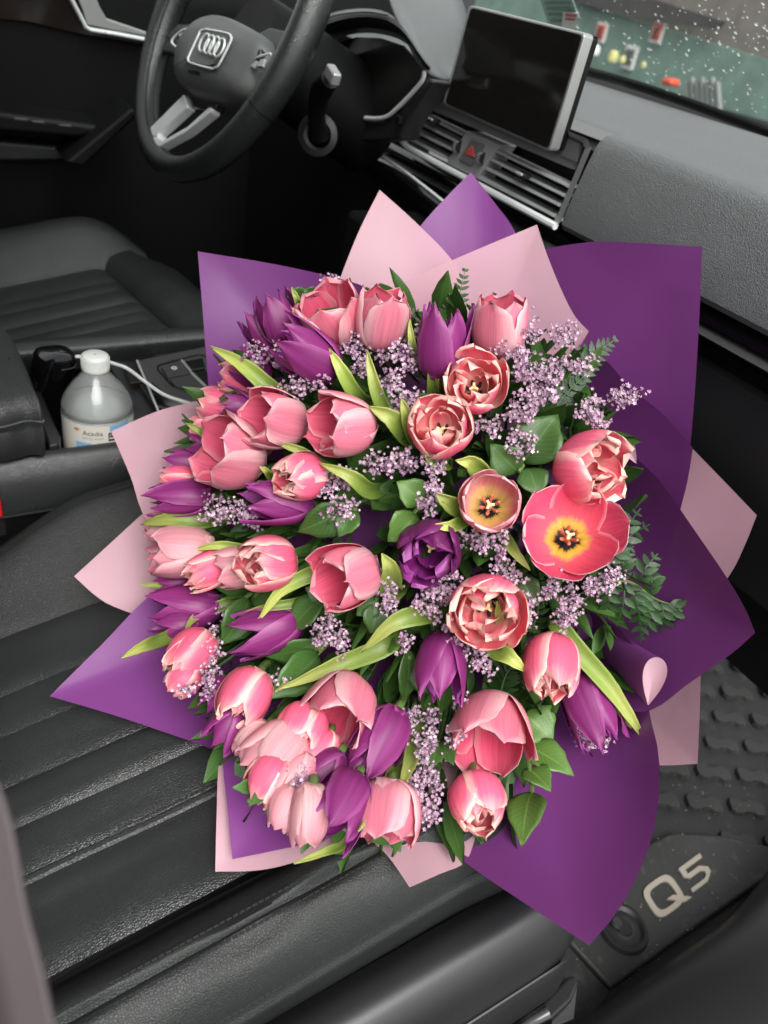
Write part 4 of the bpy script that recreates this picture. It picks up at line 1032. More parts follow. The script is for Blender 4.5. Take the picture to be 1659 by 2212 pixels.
# ------------------------------------------------------------------ water bottle
BX = 0.0
capc = Px(205, 765, BX)            # top of the cap
BC = Vector((BX, capc.y, 0)); ZT = capc.z
mB = mpp(205, 860, (Px(205, 860, BX) - CAM).length)
rb = 0.0385
wb = things('water_bottle', (BX, BC.y, ZT - 0.20), 'half full clear water bottle with white cap in the cup holder', 'bottle')
body = [(0.0120, -0.012), (0.0125, -0.017), (0.0135, -0.020), (0.0175, -0.026), (0.0245, -0.034), (0.0310, -0.043), (0.0360, -0.052), (0.0382, -0.058), (0.0385, -0.061), (0.0385, -0.064), (0.0374, -0.066), (0.0385, -0.068), (0.0385, -0.150), (0.037, -0.175), (0.036, -0.195), (0.028, -0.199), (0.001, -0.199)]
def clearmat():
    m, t, b = newmat('clear_plastic'); L = t.links.new
    gl = t.nodes.new('ShaderNodeBsdfGlossy'); gl.inputs['Roughness'].default_value = 0.05
    tp = t.nodes.new('ShaderNodeBsdfTransparent'); tp.inputs['Color'].default_value = (0.94, 0.955, 0.95, 1)
    df = t.nodes.new('ShaderNodeBsdfDiffuse'); df.inputs['Color'].default_value = (0.75, 0.77, 0.76, 1)
    lw = t.nodes.new('ShaderNodeFresnel'); lw.inputs['IOR'].default_value = 1.5
    m0 = t.nodes.new('ShaderNodeMixShader'); m0.inputs[0].default_value = 0.22
    L(tp.outputs[0], m0.inputs[1]); L(df.outputs[0], m0.inputs[2])
    mx = t.nodes.new('ShaderNodeMixShader')
    L(lw.outputs[0], mx.inputs[0]); L(m0.outputs[0], mx.inputs[1]); L(gl.outputs[0], mx.inputs[2]); L(mx.outputs[0], t.nodes['Material Output'].inputs['Surface'])
    return m
M['clear'] = clearmat()
ctr = Vector((BX, BC.y, ZT))
b = MB(); b.lathe(body, ctr, 40); b.build('body', M['clear'], wb, flip=True)
b = MB(); b.lathe([(0.001, -0.060), (0.0376, -0.060), (0.0374, -0.064), (0.0366, -0.066), (0.0374, -0.069), (0.0374, -0.150), (0.035, -0.19), (0.001, -0.195)], ctr, 40)
M['bottlewater'] = pm('bottle_water', (0.50, 0.53, 0.51), 0.05); 
def wmat():
    m, t, b = newmat('still_water'); L = t.links.new
    b.inputs['Base Color'].default_value = (0.72, 0.75, 0.73, 1); b.inputs['Roughness'].default_value = 0.05
    tp = t.nodes.new('ShaderNodeBsdfTransparent'); tp.inputs['Color'].default_value = (0.9, 0.93, 0.92, 1)
    mx = t.nodes.new('ShaderNodeMixShader'); mx.inputs[0].default_value = 0.60
    L(b.outputs[0], mx.inputs[1]); L(tp.outputs[0], mx.inputs[2]); L(mx.outputs[0], t.nodes['Material Output'].inputs['Surface'])
    return m
M['bottlewater'] = wmat()
b.build('water', M['bottlewater'], wb, flip=True)
capm = pm('white_cap', (0.66, 0.68, 0.64), 0.38, var=0.03)
b = MB(); b.lathe([(0.001, 0.0), (0.0118, 0.0), (0.0138, -0.0012), (0.0146, -0.0035), (0.0146, -0.0120), (0.0150, -0.0130), (0.0150, -0.0170), (0.0140, -0.0185), (0.012, -0.0185)], ctr, 40); b.build('cap', capm, wb, flip=True, auto=60)
b = MB()
for k in range(44):
    a = 2 * PI * k / 44; b.box(ctr + Vector((0.0147 * math.cos(a), 0.0147 * math.sin(a), -0.0076)), (0.0008, 0.0010, 0.0088), Matrix.Rotation(a, 3, 'Z'))
b.build('cap_ridges', capm, wb, smooth=False)
# paper label wrapped round the body
def arc(r, z, a0, a1, n): return [ctr + Vector((r * math.cos(math.radians(a0 + (a1 - a0) * k / (n - 1))), r * math.sin(math.radians(a0 + (a1 - a0) * k / (n - 1))), z)) for k in range(n)]
va = math.degrees(math.atan2(CAM.y - BC.y, CAM.x - BX))       # azimuth of the side that faces the open door
M['label_cream'] = pm('cream_label', srgb(206, 203, 192), 0.45, var=0.03)
M['label_blue'] = pm('blue_label_print', srgb(120, 165, 200), 0.45, var=0.15)
M['ink'] = pm('dark_ink', srgb(60, 58, 58), 0.5); M['ink_light'] = pm('grey_ink', srgb(140, 140, 136), 0.5); M['ink_orange'] = pm('orange_ink', srgb(190, 120, 60), 0.5)
b = MB(); b.grid([arc(0.03885, z, va - 180, va + 178, 60) for z in (-0.0680, -0.150)]); lb = b.build('label', M['label_cream'], wb, flip=True)
def onlabel(poly, mat, name, r=0.0391):
    """poly in (mm to the right of centre, mm below label top)"""
    pts = [ctr + Vector((r * math.cos(math.radians(va) + x / 1000 / r), r * math.sin(math.radians(va) + x / 1000 / r), -0.0680 - y / 1000)) for x, y in poly]
    n = len(pts); q = [ctr + (p - ctr) for p in pts]
    nr = Vector((math.cos(math.radians(va)), math.sin(math.radians(va)), 0)); bb = MB(); bb.prism(q, nr * 0.0002); o = bb.build(name, mat, lb, smooth=False); o.location = (0, 0, 0); return o
for k in range(8):
    x0 = 12 + k * 3.2
    onlabel([(x0, 0.2), (x0 + 3.2, 0.2), (x0 + 3.2, 11 - k * .6 + (k % 2)), (x0, 10.4 - k * .4)], M['label_blue'], 'blue_print', 0.03895)
for k in range(3): onlabel([(-26 + k * 6, 22), (-20 + k * 6, 22), (-20 + k * 6, 38), (-26 + k * 6, 38)], M['label_blue'], 'blue_print', 0.03895)
def text_on_label(txt, x, y, size, mat):
    cu = bpy.data.curves.new('txt', 'FONT'); cu.body = txt; cu.size = size; cu.resolution_u = 3
    ob = bpy.data.objects.new('txt', cu); COL.objects.link(ob)
    dg = bpy.context.evaluated_depsgraph_get(); me = bpy.data.meshes.new_from_object(ob.evaluated_get(dg)); bpy.data.objects.remove(ob)
    r = 0.0392
    vs = []
    for v in me.vertices:
        an = math.radians(va) + (x / 1000 + v.co.x) / r
        vs.append(ctr + Vector((r * math.cos(an), r * math.sin(an), -0.0680 - y / 1000 + v.co.y)))
    fs = [tuple(p.vertices) for p in me.polygons]
    o = mk('lettering', vs, fs, mat, lb, smooth=False); o.location = (0, 0, 0)
text_on_label('Acadia', -17.5, 12.0, 0.0082, M['ink'])
text_on_label('spring water', -18, 17.0, 0.0046, M['ink_light'])
text_on_label('NON', 11.5, 28.0, 0.005, M['ink'])
for k in range(5):
    a = math.radians(90 + (k - 2) * 38); cx, cy = -23.5, 7.5
    onlabel([(cx, cy + 1), (cx + 3.4 * math.cos(a) - 1, cy - 2.4 * math.sin(a) + .5), (cx + 4.6 * math.cos(a), cy - 4.0 * math.sin(a)), (cx + 3.0 * math.cos(a) + 1, cy - 2.4 * math.sin(a) - .4)], M['ink_orange'], 'leaf_print')
onlabel([(10, 9), (19, 9), (19, 19.5), (10, 19.5)], M['ink'], 'badge_print', 0.0392); onlabel([(10.6, 15), (18.4, 15), (18.4, 16.6), (10.6, 16.6)], M['label_cream'], 'badge_line', 0.0394)
for k in range(3):
    cx, cy = 12 + k * 2.6, 12 - (k % 2) * .8
    onlabel([(cx + (1.2 if j % 2 == 0 else .5) * math.cos(-PI / 2 + j * PI / 5), cy + (1.2 if j % 2 == 0 else .5) * math.sin(-PI / 2 + j * PI / 5)) for j in range(10)], M['label_cream'], 'star_print', 0.0394)
# black charging device standing behind the bottle, with a white cable
ch = things('charger', Pz(115, 840, 0.50), 'glossy black rounded charging device standing between armrest and bottle', 'charger')
ctrc = Pz(112, 800, 0.545); rows = []; b = MB()
ax_u = Vector((0.55, 0.62, -0.30)).normalized(); ax_v = Vector((-0.35, 0.45, 0.55)); ax_v = (ax_v - ax_u * ax_v.dot(ax_u)).normalized(); ax_w = ax_u.cross(ax_v)
for f, w_ in ((0.02, 1.0), (0.7, 0.98), (0.9, 0.9), (0.98, 0.72), (1.0, 0.5), (1.0, -0.3), (0.99, -3.2)):
    r_ = []
    for k in range(32):
        th = 2 * PI * k / 32; e = 0.62
        cx, cy = math.copysign(abs(math.cos(th)) ** e, math.cos(th)), math.copysign(abs(math.sin(th)) ** e, math.sin(th))
        r_.append(ctrc + Vector((1, 0.15, 0)) * cx * 0.024 * f + Vector((-0.1, 1, 0)) * cy * 0.021 * f + Vector((0.012, 0.004, 0.030)) * w_)
    rows.append(r_ + [r_[0]])
b.grid(rows); b.build('shell', M['gloss'], ch)
b = MB(); b.tube([q + Vector((0.0002, 0, 0)) for q in [r * 1 for r in rows[4]][:16]], 0.0009, 5); b.build('shell_seam', M['plastic_grey'], ch)
cbm = pm('white_cable', (0.60, 0.62, 0.60), 0.45)
b = MB(); b.tube(cr([Pz(150, 772, 0.565), Pz(172, 770, 0.566), Pz(205, 770, 0.565), Pz(242, 784, 0.560), Pz(275, 796, 0.553), Pz(310, 822, 0.546), Pz(350, 850, 0.540), Pz(385, 864, 0.538), Pz(440, 880, 0.537)], 50), 0.0021, 8)
o = b.build('charging_cable', cbm, None); tag(o, 'thin white charging cable passing behind the water bottle', 'cable')

# ------------------------------------------------------------------ floor mat, sill
fm = things('floor_mat', (0.50, 0.80, 0.06), 'black rubber floor mat with raised lugs and a beige Q5 inlay', 'floor mat')
b = MB(); b.grid([[Vector((0.10 + 0.60 * i / 20, 0.40 + 0.98 * j / 26, 0.066 + (0.10 * max(0, (j - 19) / 7) ** 1.5))) for i in range(21)] for j in range(27)]); b.build('base_sheet', M['rubber_dark'], fm, flip=True)
# lugs: bow-tie blocks in staggered rows; rows run diagonally in the picture
lug_me = None
def lugmesh(o_, L_, W_, h):
    out = [(-0.50, -0.22), (-0.40, -0.42), (-0.22, -0.42), (-0.10, -0.30), (0.12, -0.30), (0.24, -0.48), (0.42, -0.48), (0.50, -0.26), (0.50, 0.22), (0.40, 0.42), (0.22, 0.42), (0.10, 0.30), (-0.12, 0.30), (-0.24, 0.48), (-0.42, 0.48), (-0.50, 0.26)]
    n = len(out); vs = [(x * L_, y * W_, 0) for x, y in out] + [(x * L_ * 0.93, y * W_ * 0.9, h) for x, y in out]
    fs = [tuple(range(n, 2 * n))] + [(i, (i + 1) % n, (i + 1) % n + n, i + n) for i in range(n)]
    return vs, fs
lv, lf = lugmesh(None, 0.056, 0.030, 0.007)
k = 0
for r_ in range(12):
    for c_ in range(9):
        x = 0.13 + c_ * 0.066 + (0.033 if r_ % 2 else 0); y = 0.66 + r_ * 0.060
        if x > 0.68: continue
        if x > 0.50 - 0.0 and y < 0.90: continue
        z = 0.066 + (0.10 * max(0, ((y - 0.40) / 0.98 * 26 - 19) / 7) ** 1.5)
        if lug_me is None:
            o = mk('lug', lv, lf, M['rubber'], fm, smooth=False); lug_me = o.data
        else:
            o = bpy.data.objects.new('lug', lug_me); COL.objects.link(o); o.parent = fm
        o.location = Vector((x, y, z)) - Vector(fm['_off']); o.rotation_euler = (0.0, 0, math.radians(62))
# heel plate
hpz = 0.080
plate = [Pz(a, c, hpz) for a, c in [(1180, 2000), (1300, 1930), (1368, 1866), (1400, 1822), (1452, 1798), (1552, 1802), (1680, 1830), (1760, 1850), (1680, 1882), (1480, 2020), (1321, 2136), (1218, 2022)]]
b = MB(); b.prism(plate, (0, 0, -0.013)); b.build('heel_plate', M['rubber'], fm, bevel=0.005, seg=3)
# Q5 inlay letters: baseline along +Y, tops towards -X
T = 0.15
def ringpoly(c_, t_):
    n = 32; out = []; inn = []
    for k in range(n):
        th = 2 * PI * k / n; cx, sy = math.cos(th), math.sin(th); p_ = 0.55
        q = (math.copysign(abs(cx) ** p_, cx) / 2, math.copysign(abs(sy) ** p_, sy) / 2)
        out.append((0.5 + q[0], 0.5 + q[1])); inn.append((0.5 + q[0] * (1 - 2 * t_), 0.5 + q[1] * (1 - 2 * t_)))
    return [[out[k], out[(k + 1) % n], inn[(k + 1) % n], inn[k]] for k in range(n)]
def letter_flat(polys, o2, e2, v2, name, dz=0.0):
    org = Pz(*o2, hpz); e_ = Pz(*e2, hpz) - org; v_ = Pz(*v2, hpz) - org
    vs = []; fs = []
    for p in polys:
        n0 = len(vs)
        for x, y in p: vs.append(org + e_ * x + v_ * y + Vector((0, 0, 0.0012 + dz)))
        fs.append(tuple(range(n0, n0 + len(p))))
    me_o = mk(name, vs, fs, M['badge'], fm, smooth=False)
    bm = bmesh.new(); bm.from_mesh(me_o.data); bmesh.ops.remove_doubles(bm, verts=bm.verts, dist=1e-5); bm.to_mesh(me_o.data); bm.free()
    sm = me_o.modifiers.new('t', 'SOLIDIFY'); sm.thickness = 0.003; sm.offset = 0
    return me_o
letter_flat(ringpoly(0.26, 0.16), (1422, 1992), (1484, 1946), (1380, 1926), 'letter_q')
letter_flat([[(0.52, 0.36), (0.72, 0.36), (1.14, 0.00), (0.90, 0.00)]], (1422, 1992), (1484, 1946), (1380, 1926), 'letter_q_tail', 0.0006)
F5 = [[(0, 0), (0.70, 0), (0.66, T), (0, T)], [(0.70, 0), (1, 0.22), (0.80, 0.25), (0.66, T)], [(1, 0.22), (1, 0.42), (0.80, 0.37), (0.80, 0.25)], [(1, 0.42), (0.72, 0.64), (0.66, 0.46), (0.80, 0.37)], [(0.72, 0.64), (0.0, 0.64), (0.2, 0.46), (0.66, 0.46)], [(0.0, 0.64), (0.2, 0.64), (0.2, 0.82), (0.0, 1)], [(0.0, 1), (0.2, 0.82), (1, 0.82), (1, 1)]]
letter_flat(F5, (1495, 1930), (1541, 1895), (1464, 1878), 'digit_five')
# retaining clip
c = Pz(1345, 2006, hpz); b = MB(); b.lathe([(0.0, 0.006), (0.010, 0.006), (0.012, 0.003), (0.016, 0.002), (0.022, 0.002), (0.026, 0.006), (0.030, 0.006), (0.033, 0.0)], c, 28); b.build('clip', M['plastic'], fm, flip=False)
b = MB(); b.lathe([(0.0, 0.003), (0.006, 0.003), (0.008, 0.0)], c + Vector((-0.008, -0.006, 0.006)), 16); b.build('clip_pin', M['rubber'], fm)
# grit on the mat
b = MB(); rnd = random.Random(5)
for k in range(130):
    px, py = rnd.uniform(1230, 1640), rnd.uniform(1690, 2120)
    c = Pz(px, py, hpz + 0.0015)
    if c.x > 0.66: continue
    r_ = rnd.uniform(0.0004, 0.0014); b.box(c, (r_, r_ * rnd.uniform(.6, 1.6), r_ * .7), Matrix.Rotation(rnd.uniform(0, 3), 3, 'Z'))
o = b.build('grit', M['badge'], fm, smooth=False); tag(o, kind='stuff')
# carpet edge strip between seat rail and mat
b = MB(); b.prism([Pz(a, c, 0.072) for a, c in [(1150, 1990), (1215, 2026), (1320, 2140), (1290, 2190), (1200, 2240), (1100, 2100)]], (0, 0, -0.006)); o = b.build('floor_strip', M['rubber'], None, bevel=0.002); tag(o, 'dusty grey floor covering strip between seat rail and mat', 'floor covering')
# door sill
b = MB(); rows = []
for k in range(30):
    y = 0.30 + 1.1 * k / 29
    x0 = 0.672 - 0.35 * max(0, y - 0.70) ** 1.6
    pr = [(x0 - 0.004, 0.07), (x0, 0.12), (x0 + 0.008, 0.150), (x0 + 0.03, 0.172), (x0 + 0.07, 0.186), (x0 + 0.13, 0.190), (x0 + 0.22, 0.180), (x0 + 0.26, 0.15)]
    rows.append(cr([(x, y, z) for x, z in pr], 26))
b.grid(rows); o = b.build('door_sill', M['plastic'], None, flip=True); tag(o, 'smooth black plastic door sill at bottom right', 'sill')
# seat belt near the lens
bs = [(-60, 1600), (0, 1690), (34, 1800), (62, 1960), (96, 2090), (140, 2300)]
b = MB(); rows = []
for k, (px, py) in enumerate([(p.x, p.y) for p in cr([(a, c, 0) for a, c in bs], 16)]):
    rows.append([P(px - 130 * f, py + 20 * f, 0.235 + 0.01 * f) for f in (1.0, 0.5, 0.05, 0.0)])
b.grid(rows); o = b.build('seat_belt', M['webbing'], None); sm = o.modifiers.new('t', 'SOLIDIFY'); sm.thickness = 0.0015
tag(o, 'blurred mauve grey seat belt strap at the bottom left corner', 'seat belt')
# ------------------------------------------------------------------ bouquet
QP = P(1080, 1010, 0.93)              # where the stems gather
def seat_t(px, py, z=0.475):
    d = ray(px, py); return (z - 1.0) / d.z if d.z < -0.05 else 9
def dome(px, py):
    d2 = ((px - 1010) ** 2 + (py - 1060) ** 2) / 620.0 ** 2
    return min(0.575 + 0.115 * d2, seat_t(px, py) - 0.062)
def imgdir(deg):
    a = math.radians(deg); return RM @ Vector((math.cos(a), math.sin(a), 0))
# ---- petals
CLOSED = [(0.03, 0), (0.50, 0.04), (0.90, 0.20), (1.0, 0.48), (0.84, 0.76), (0.42, 1.0)]
CUP = [(0.03, 0), (0.52, 0.04), (0.95, 0.20), (1.14, 0.50), (1.16, 0.78), (1.06, 1.0)]
WIDE = [(0.03, 0), (0.55, 0.03), (1.15, 0.14), (1.75, 0.36), (2.15, 0.60), (2.35, 0.80)]
def profile(o):
    if o <= 0.5: a, c, f = CLOSED, CUP, o * 2
    else: a, c, f = CUP, WIDE, o * 2 - 1
    return [(p[0] + (q[0] - p[0]) * f, p[1] + (q[1] - p[1]) * f) for p, q in zip(a, c)]
SHAPES = {
    'round': [(0, .34), (.18, .72), (.45, .98), (.62, 1.0), (.80, .86), (.91, .60), (.97, .32), (1, .05)],
    'point': [(0, .36), (.2, .80), (.40, 1.0), (.58, .90), (.76, .60), (.90, .28), (1, .02)],
    'ovate': [(0, .34), (.2, .76), (.45, 1.0), (.65, .92), (.82, .62), (.93, .30), (1, .03)],
}
NU, NV = 12, 9
def petal_mesh(name, R, L, open_, az, halfw, shape, rnd, mats, parent, rscale=1.0, flare=0.0, ruffle=1.0, curl=0.8, lscale=1.0, tilt=0.0):
    pr = cr([(r, z, 0) for r, z in profile(open_)], NU)
    th = 0.0003
    grids = []
    ph1, ph2 = rnd.uniform(0, 6.3), rnd.uniform(0, 6.3)
    ca, sa = math.cos(az), math.sin(az)
    skew = rnd.uniform(-0.10, 0.10)
    dent = rnd.uniform(-0.05, 0.05)
    for layer in (0, 1):
        rows = []
        for i in range(NU):
            u = i / (NU - 1)
            r = pr[i].x * R * rscale; z = pr[i].y * L * lscale
            w_ = halfw * smooth_tab(SHAPES[shape], u)
            rho = max(r * 1.02, w_ * curl, 0.0015)
            row = []
            for j in range(NV):
                v = -1 + 2 * j / (NV - 1)
                al = v * w_ / rho
                lat = rho * math.sin(al); rad = r - rho * (1 - math.cos(al))
                rad += flare * R * max(0, u - 0.72) ** 1.5 * 4 * (0.6 + 0.4 * math.cos(v * 2))
                rad += ruffle * R * u * u * (0.10 * v * v * math.sin(ph1 + v * 2.3 + u * 3) + 0.045 * math.sin(ph2 + v * 5 + u * 2))
                rad -= 0.035 * R * math.exp(-(v / 0.16) ** 2) * math.sin(PI * min(1, u * 1.1))
                zz = z + ruffle * L * u * u * (0.035 * v * math.sin(ph2) + 0.02 * math.sin(v * 6 + ph1) * abs(v))
                zz -= L * 0.10 * u ** 3 * v * v * (1.2 - open_)
                lat += skew * R * u * u + dent * R * math.sin(u * 5)
                rad -= tilt * L * u
                if layer == 1: rad -= th + 0.0003 * (1 - u)
                row.append(Vector((ca * rad - sa * lat, sa * rad + ca * lat, zz)))
            rows.append(row)
        grids.append(rows)
    vs = [p for g in grids for r in g for p in r]; uv = [(i / (NU - 1), j / (NV - 1)) for _ in (0, 1) for i in range(NU) for j in range(NV)]
    n = NU * NV; fs = []; mi = []
    for i in range(NU - 1):
        for j in range(NV - 1):
            a = i * NV + j
            fs.append((a, a + 1, a + NV + 1, a + NV)); mi.append(0)
            fs.append((n + a, n + a + NV, n + a + NV + 1, n + a + 1)); mi.append(1)
    for i in range(NU - 1):
        a = i * NV; fs.append((a + NV, n + a + NV, n + a, a)); mi.append(0)
        a = i * NV + NV - 1; fs.append((a, n + a, n + a + NV, a + NV)); mi.append(0)
    for j in range(NV - 1):
        a = (NU - 1) * NV + j; fs.append((a + 1, n + a + 1, n + a, a)); mi.append(0)
    return mk(name, vs, fs, mats, parent, mi=mi, uv=uv, auto=55)
TUL = []
def tulip(px, py, L, W, ang, phi, typ, op, label, short, dt=0.0, seed=None, roll=None):
    rnd = random.Random((seed if seed is not None else 0) * 1009 + int(px * 7 + py))
    t = dome(px, py) + dt
    s = mpp(px, py, t)
    kk = 0.93 if (typ == 'A' and L >= 150) else 1.0
    L *= s * 0.95 * kk; W *= s * 0.93 * kk
    d = ray(px, py); ph = math.radians(phi)
    ax = (d * -math.cos(ph) + imgdir(ang) * math.sin(ph)).normalized()
    c = P(px, py, t)
    base = c - ax * L * 0.5
    q = ax.to_track_quat('Z', 'Y').to_matrix().to_4x4()
    Mw = Matrix.Translation(base) @ q @ Matrix.Rotation(roll if roll is not None else rnd.uniform(0, 2.1), 4, 'Z')
    root = empty('tulip', label=label, cat='tulip', group='tulips in the bouquet', mat=Mw)
    R = W * 0.5
    def ring(n, az0, o, hw, shape, mats, rs=1.0, fl=0.0, ruf=1.0, ls=1.0, curl=0.8, jo=0.07):
        for k in range(n):
            petal_mesh('petal', R, L, min(1, max(0, o + rnd.uniform(-jo, jo))), az0 + 2 * PI * k / n + rnd.uniform(-0.12, 0.12), R * hw * rnd.uniform(0.93, 1.07), shape, rnd, mats, root, rs * rnd.uniform(0.97, 1.03), fl, ruf, curl, ls * rnd.uniform(0.94, 1.05))
    if typ in 'AP':
        mo, mi_ = (M['A_out'], M['A_in']) if typ == 'A' else (M['P_out'], M['A_out'])
        ring(3, 0.0, op, 1.10, 'round', [mo, mi_], 1.0, 0.05, 1.0)
        ring(3, PI / 3, op * 0.92, 1.12, 'round', [mo, mi_], 0.92, 0.0, 0.9, 1.0)
    elif typ == 'B':
        m2 = [M['B_out'], M['B_in']]
        ring(4, 0.0, op, 0.98, 'round', m2, 1.0, 0.04, 1.2, 0.95, 0.85, 0.10)
        ring(4, PI / 4, op * 0.85, 0.90, 'ovate', m2, 0.88, 0.0, 1.4, 0.95, 0.8, 0.12)
        ring(4, 0.4, op * 0.8, 0.66, 'ovate', m2, 0.70, 0.0, 2.0, 0.86, 0.7, 0.16)
        ring(3, 1.1, op * 0.7, 0.48, 'ovate', m2, 0.48, 0.1, 2.6, 0.74, 0.7, 0.2)
    elif typ == 'C':
        m2 = [M['C_out'], M['C_in']]
        ring(3, 0.0, op + 0.14, 0.94, 'point', m2, 1.0, 0.22, 1.0, 1.02, 0.75, 0.12)
        ring(3, PI / 3, op * 0.85 + 0.10, 0.94, 'point', m2, 0.90, 0.12, 1.0, 0.98, 0.75, 0.12)
    elif typ == 'K':
        m2 = [M['K_out'], M['C_in']]
        ring(3, 0.0, op, 1.05, 'round', m2, 1.0, 0.05, 1.6, 0.95)
        ring(3, PI / 3, op * 0.8, 1.0, 'round', m2, 0.86, 0.0, 1.6, 0.92)
        ring(3, 0.5, op * 0.5, 0.62, 'ovate', m2, 0.62, 0.0, 2.0, 0.8)
    elif typ in 'DE':
        mo = M['A_out'] if typ == 'D' else M['P_out']
        ring(3, 0.0, op, 1.28 if typ == 'D' else 1.12, 'round', [mo, M['D_in'] if typ == 'D' else M['E_in']], 1.0, 0.0, 0.7, 1.0, 1.1, 0.03)
        ring(3, PI / 3, op * 0.96, 1.28 if typ == 'D' else 1.12, 'round', [mo, M['D_in'] if typ == 'D' else M['E_in']], 0.94, 0.0, 0.7, 1.0, 1.1, 0.03)
    # stamens and pistil where the flower is open
    if typ in 'DEA' and op > 0.3 or typ in 'BK':
        k_ = 1.0 if typ in 'DE' else 0.8
        for k in range(6):
            a = 2 * PI * k / 6 + 0.3; f0 = Vector((math.cos(a), math.sin(a), 0))
            sb = MB(); r0 = (0.16 if typ in 'DE' else 0.14) * R; l_ = L * 0.40 * k_
            sb.tube([f0 * r0 * 0.4 + Vector((0, 0, L * 0.03)), f0 * r0 * 1.2 + Vector((0, 0, l_ * 0.55)), f0 * r0 * 1.9 + Vector((0, 0, l_ * 0.75)), f0 * r0 * 2.4 + Vector((0, 0, l_))], [0.0007, 0.0008, 0.0016, 0.0011], 6)
            sb.build('stamen', M['stamen'] if typ in 'DEA' else M['stamen_dark'], root)
        sb = MB(); sb.tube([Vector((0, 0, 0)), Vector((0, 0, L * 0.30)), Vector((0, 0, L * 0.38))], [0.0022, 0.0022, 0.0016], 8)
        for k in range(3):
            a = 2 * PI * k / 3; sb.box(Vector((math.cos(a) * 0.0018, math.sin(a) * 0.0018, L * 0.39)), (0.0036, 0.0018, 0.0018), Matrix.Rotation(a, 3, 'Z'))
        sb.build('pistil', M['pistil'], root)
    # stem curving back to where the stems gather
    inv = Mw.inverted(); tgt = base.lerp(QP, 0.15) + d * 0.09
    sb = MB(); sb.tube(cr([inv @ (base + ax * 0.004), inv @ (base - ax * 0.003 + d * 0.008), inv @ (base - ax * 0.008 + d * 0.035), inv @ tgt], 10), [0.0034] * 10, 8)
    sb.build('stem', M['stem'], root)
    TUL.append((px, py, root, Mw, short))
    return root
# ang: 0 right, 90 up; phi: 0 towards the lens, 90 in the picture plane
tulip(600, 690, 125, 92, 112, 78, 'C', 0.18, 'dark purple tulip at the upper left, petals pointing up', 'upper left dark purple tulip')
tulip(572, 722, 120, 78, 130, 84, 'C', 0.10, 'dark purple tulip tucked lowest left behind the upper left one', 'second upper left purple tulip', 0.015)
tulip(645, 700, 70, 62, 150, 66, 'B', 0.35, 'small coral double tulip wedged beside the top left pink tulip', 'small coral double tulip', 0.008)
tulip(664, 765, 168, 112, 150, 74, 'C', 0.24, 'bright purple tulip pointing left below the top pink tulips', 'bright purple left-pointing tulip', -0.012)
tulip(722, 684, 130, 128, 116, 52, 'A', 0.55, 'open pale pink tulip, left one of the top pair', 'top left pink tulip')
tulip(826, 690, 140, 116, 84, 60, 'A', 0.36, 'cupped pink tulip, right one of the top pair', 'top cupped pink tulip', -0.006)
tulip(955, 742, 172, 108, 86, 82, 'C', 0.30, 'upright purple tulip with spread tips at the top centre', 'upright purple tulip', -0.004)
tulip(1080, 706, 150, 128, 86, 66, 'A', 0.44, 'cupped pink tulip before the pale pink paper at top right', 'upper right pink tulip')
tulip(1023, 832, 104, 124, 100, 24, 'B', 0.50, 'cream and coral double tulip facing out, upper of two', 'upper facing double tulip', -0.008)
tulip(952, 924, 108, 130, 95, 24, 'B', 0.44, 'full pink and cream double tulip facing out, lower of two', 'lower facing double tulip', -0.014)
tulip(745, 920, 150, 138, 176, 56, 'A', 0.50, 'open pink tulip facing left in the upper middle', 'upper middle pink tulip', -0.012)
tulip(598, 908, 150, 132, 168, 56, 'A', 0.48, 'open pink tulip facing left beside the purple cluster', 'upper left open pink tulip', -0.004)
tulip(502, 985, 158, 142, 162, 58, 'A', 0.58, 'wide open pink tulip low on the left, overlapping its neighbour', 'left wide open pink tulip', -0.006)
tulip(515, 822, 100, 88, 166, 84, 'B', 0.22, 'pink double tulip at the left rim under the long leaf', 'left rim double tulip', 0.03)
tulip(475, 880, 105, 92, 164, 86, 'B', 0.24, 'pink double tulip at the left rim left of purple petals', 'second left rim double tulip', 0.03)
tulip(448, 925, 80, 72, 182, 86, 'B', 0.28, 'pale double tulip at left rim above the small leaf tip', 'pale left rim double tulip', 0.032)
tulip(520, 880, 90, 66, 160, 78, 'C', 0.22, 'small purple tulip between left pink doubles and open pink', 'small left purple tulip', 0.018)
tulip(400, 1000, 90, 62, 170, 86, 'C', 0.12, 'dark purple tulip at left rim above the pink bud', 'left rim purple tulip', 0.02)
tulip(383, 1030, 86, 54, 178, 86, 'B', 0.04, 'small closed pink tulip bud at the left rim', 'left rim pink bud', 0.004)
tulip(392, 1075, 150, 86, 184, 86, 'C', 0.12, 'long purple tulip pointing left below the pink bud', 'long left purple tulip', 0.002)
tulip(648, 1030, 122, 108, 192, 54, 'B', 0.16, 'plump coral pink double tulip above the left purple tulip', 'plump coral double tulip', -0.012)
tulip(602, 1085, 165, 98, 176, 76, 'C', 0.20, 'purple tulip pointing left right of the grey-lilac sprig', 'mid left purple tulip', 0.002)
tulip(352, 1140, 84, 72, 172, 84, 'P', 0.20, 'palest pink tulip at left rim above long green leaf', 'palest left rim tulip', 0.02)
tulip(398, 1190, 140, 112, 180, 82, 'P', 0.36, 'blush pink tulip pointing left at the left rim', 'blush left rim tulip', 0.0)
tulip(448, 1232, 125, 82, 202, 72, 'B', 0.26, 'pink tulip with orange tips below the blush left tulip', 'orange tipped pink tulip', -0.008)
tulip(515, 1225, 110, 92, 190, 72, 'P', 0.34, 'pale pink tulip between orange tipped and cream double tulips', 'pale middle left tulip', 0.006)
tulip(573, 1216, 142, 126, 188, 46, 'B', 0.24, 'large cream and pink double tulip in the left middle', 'large cream double tulip', -0.014)
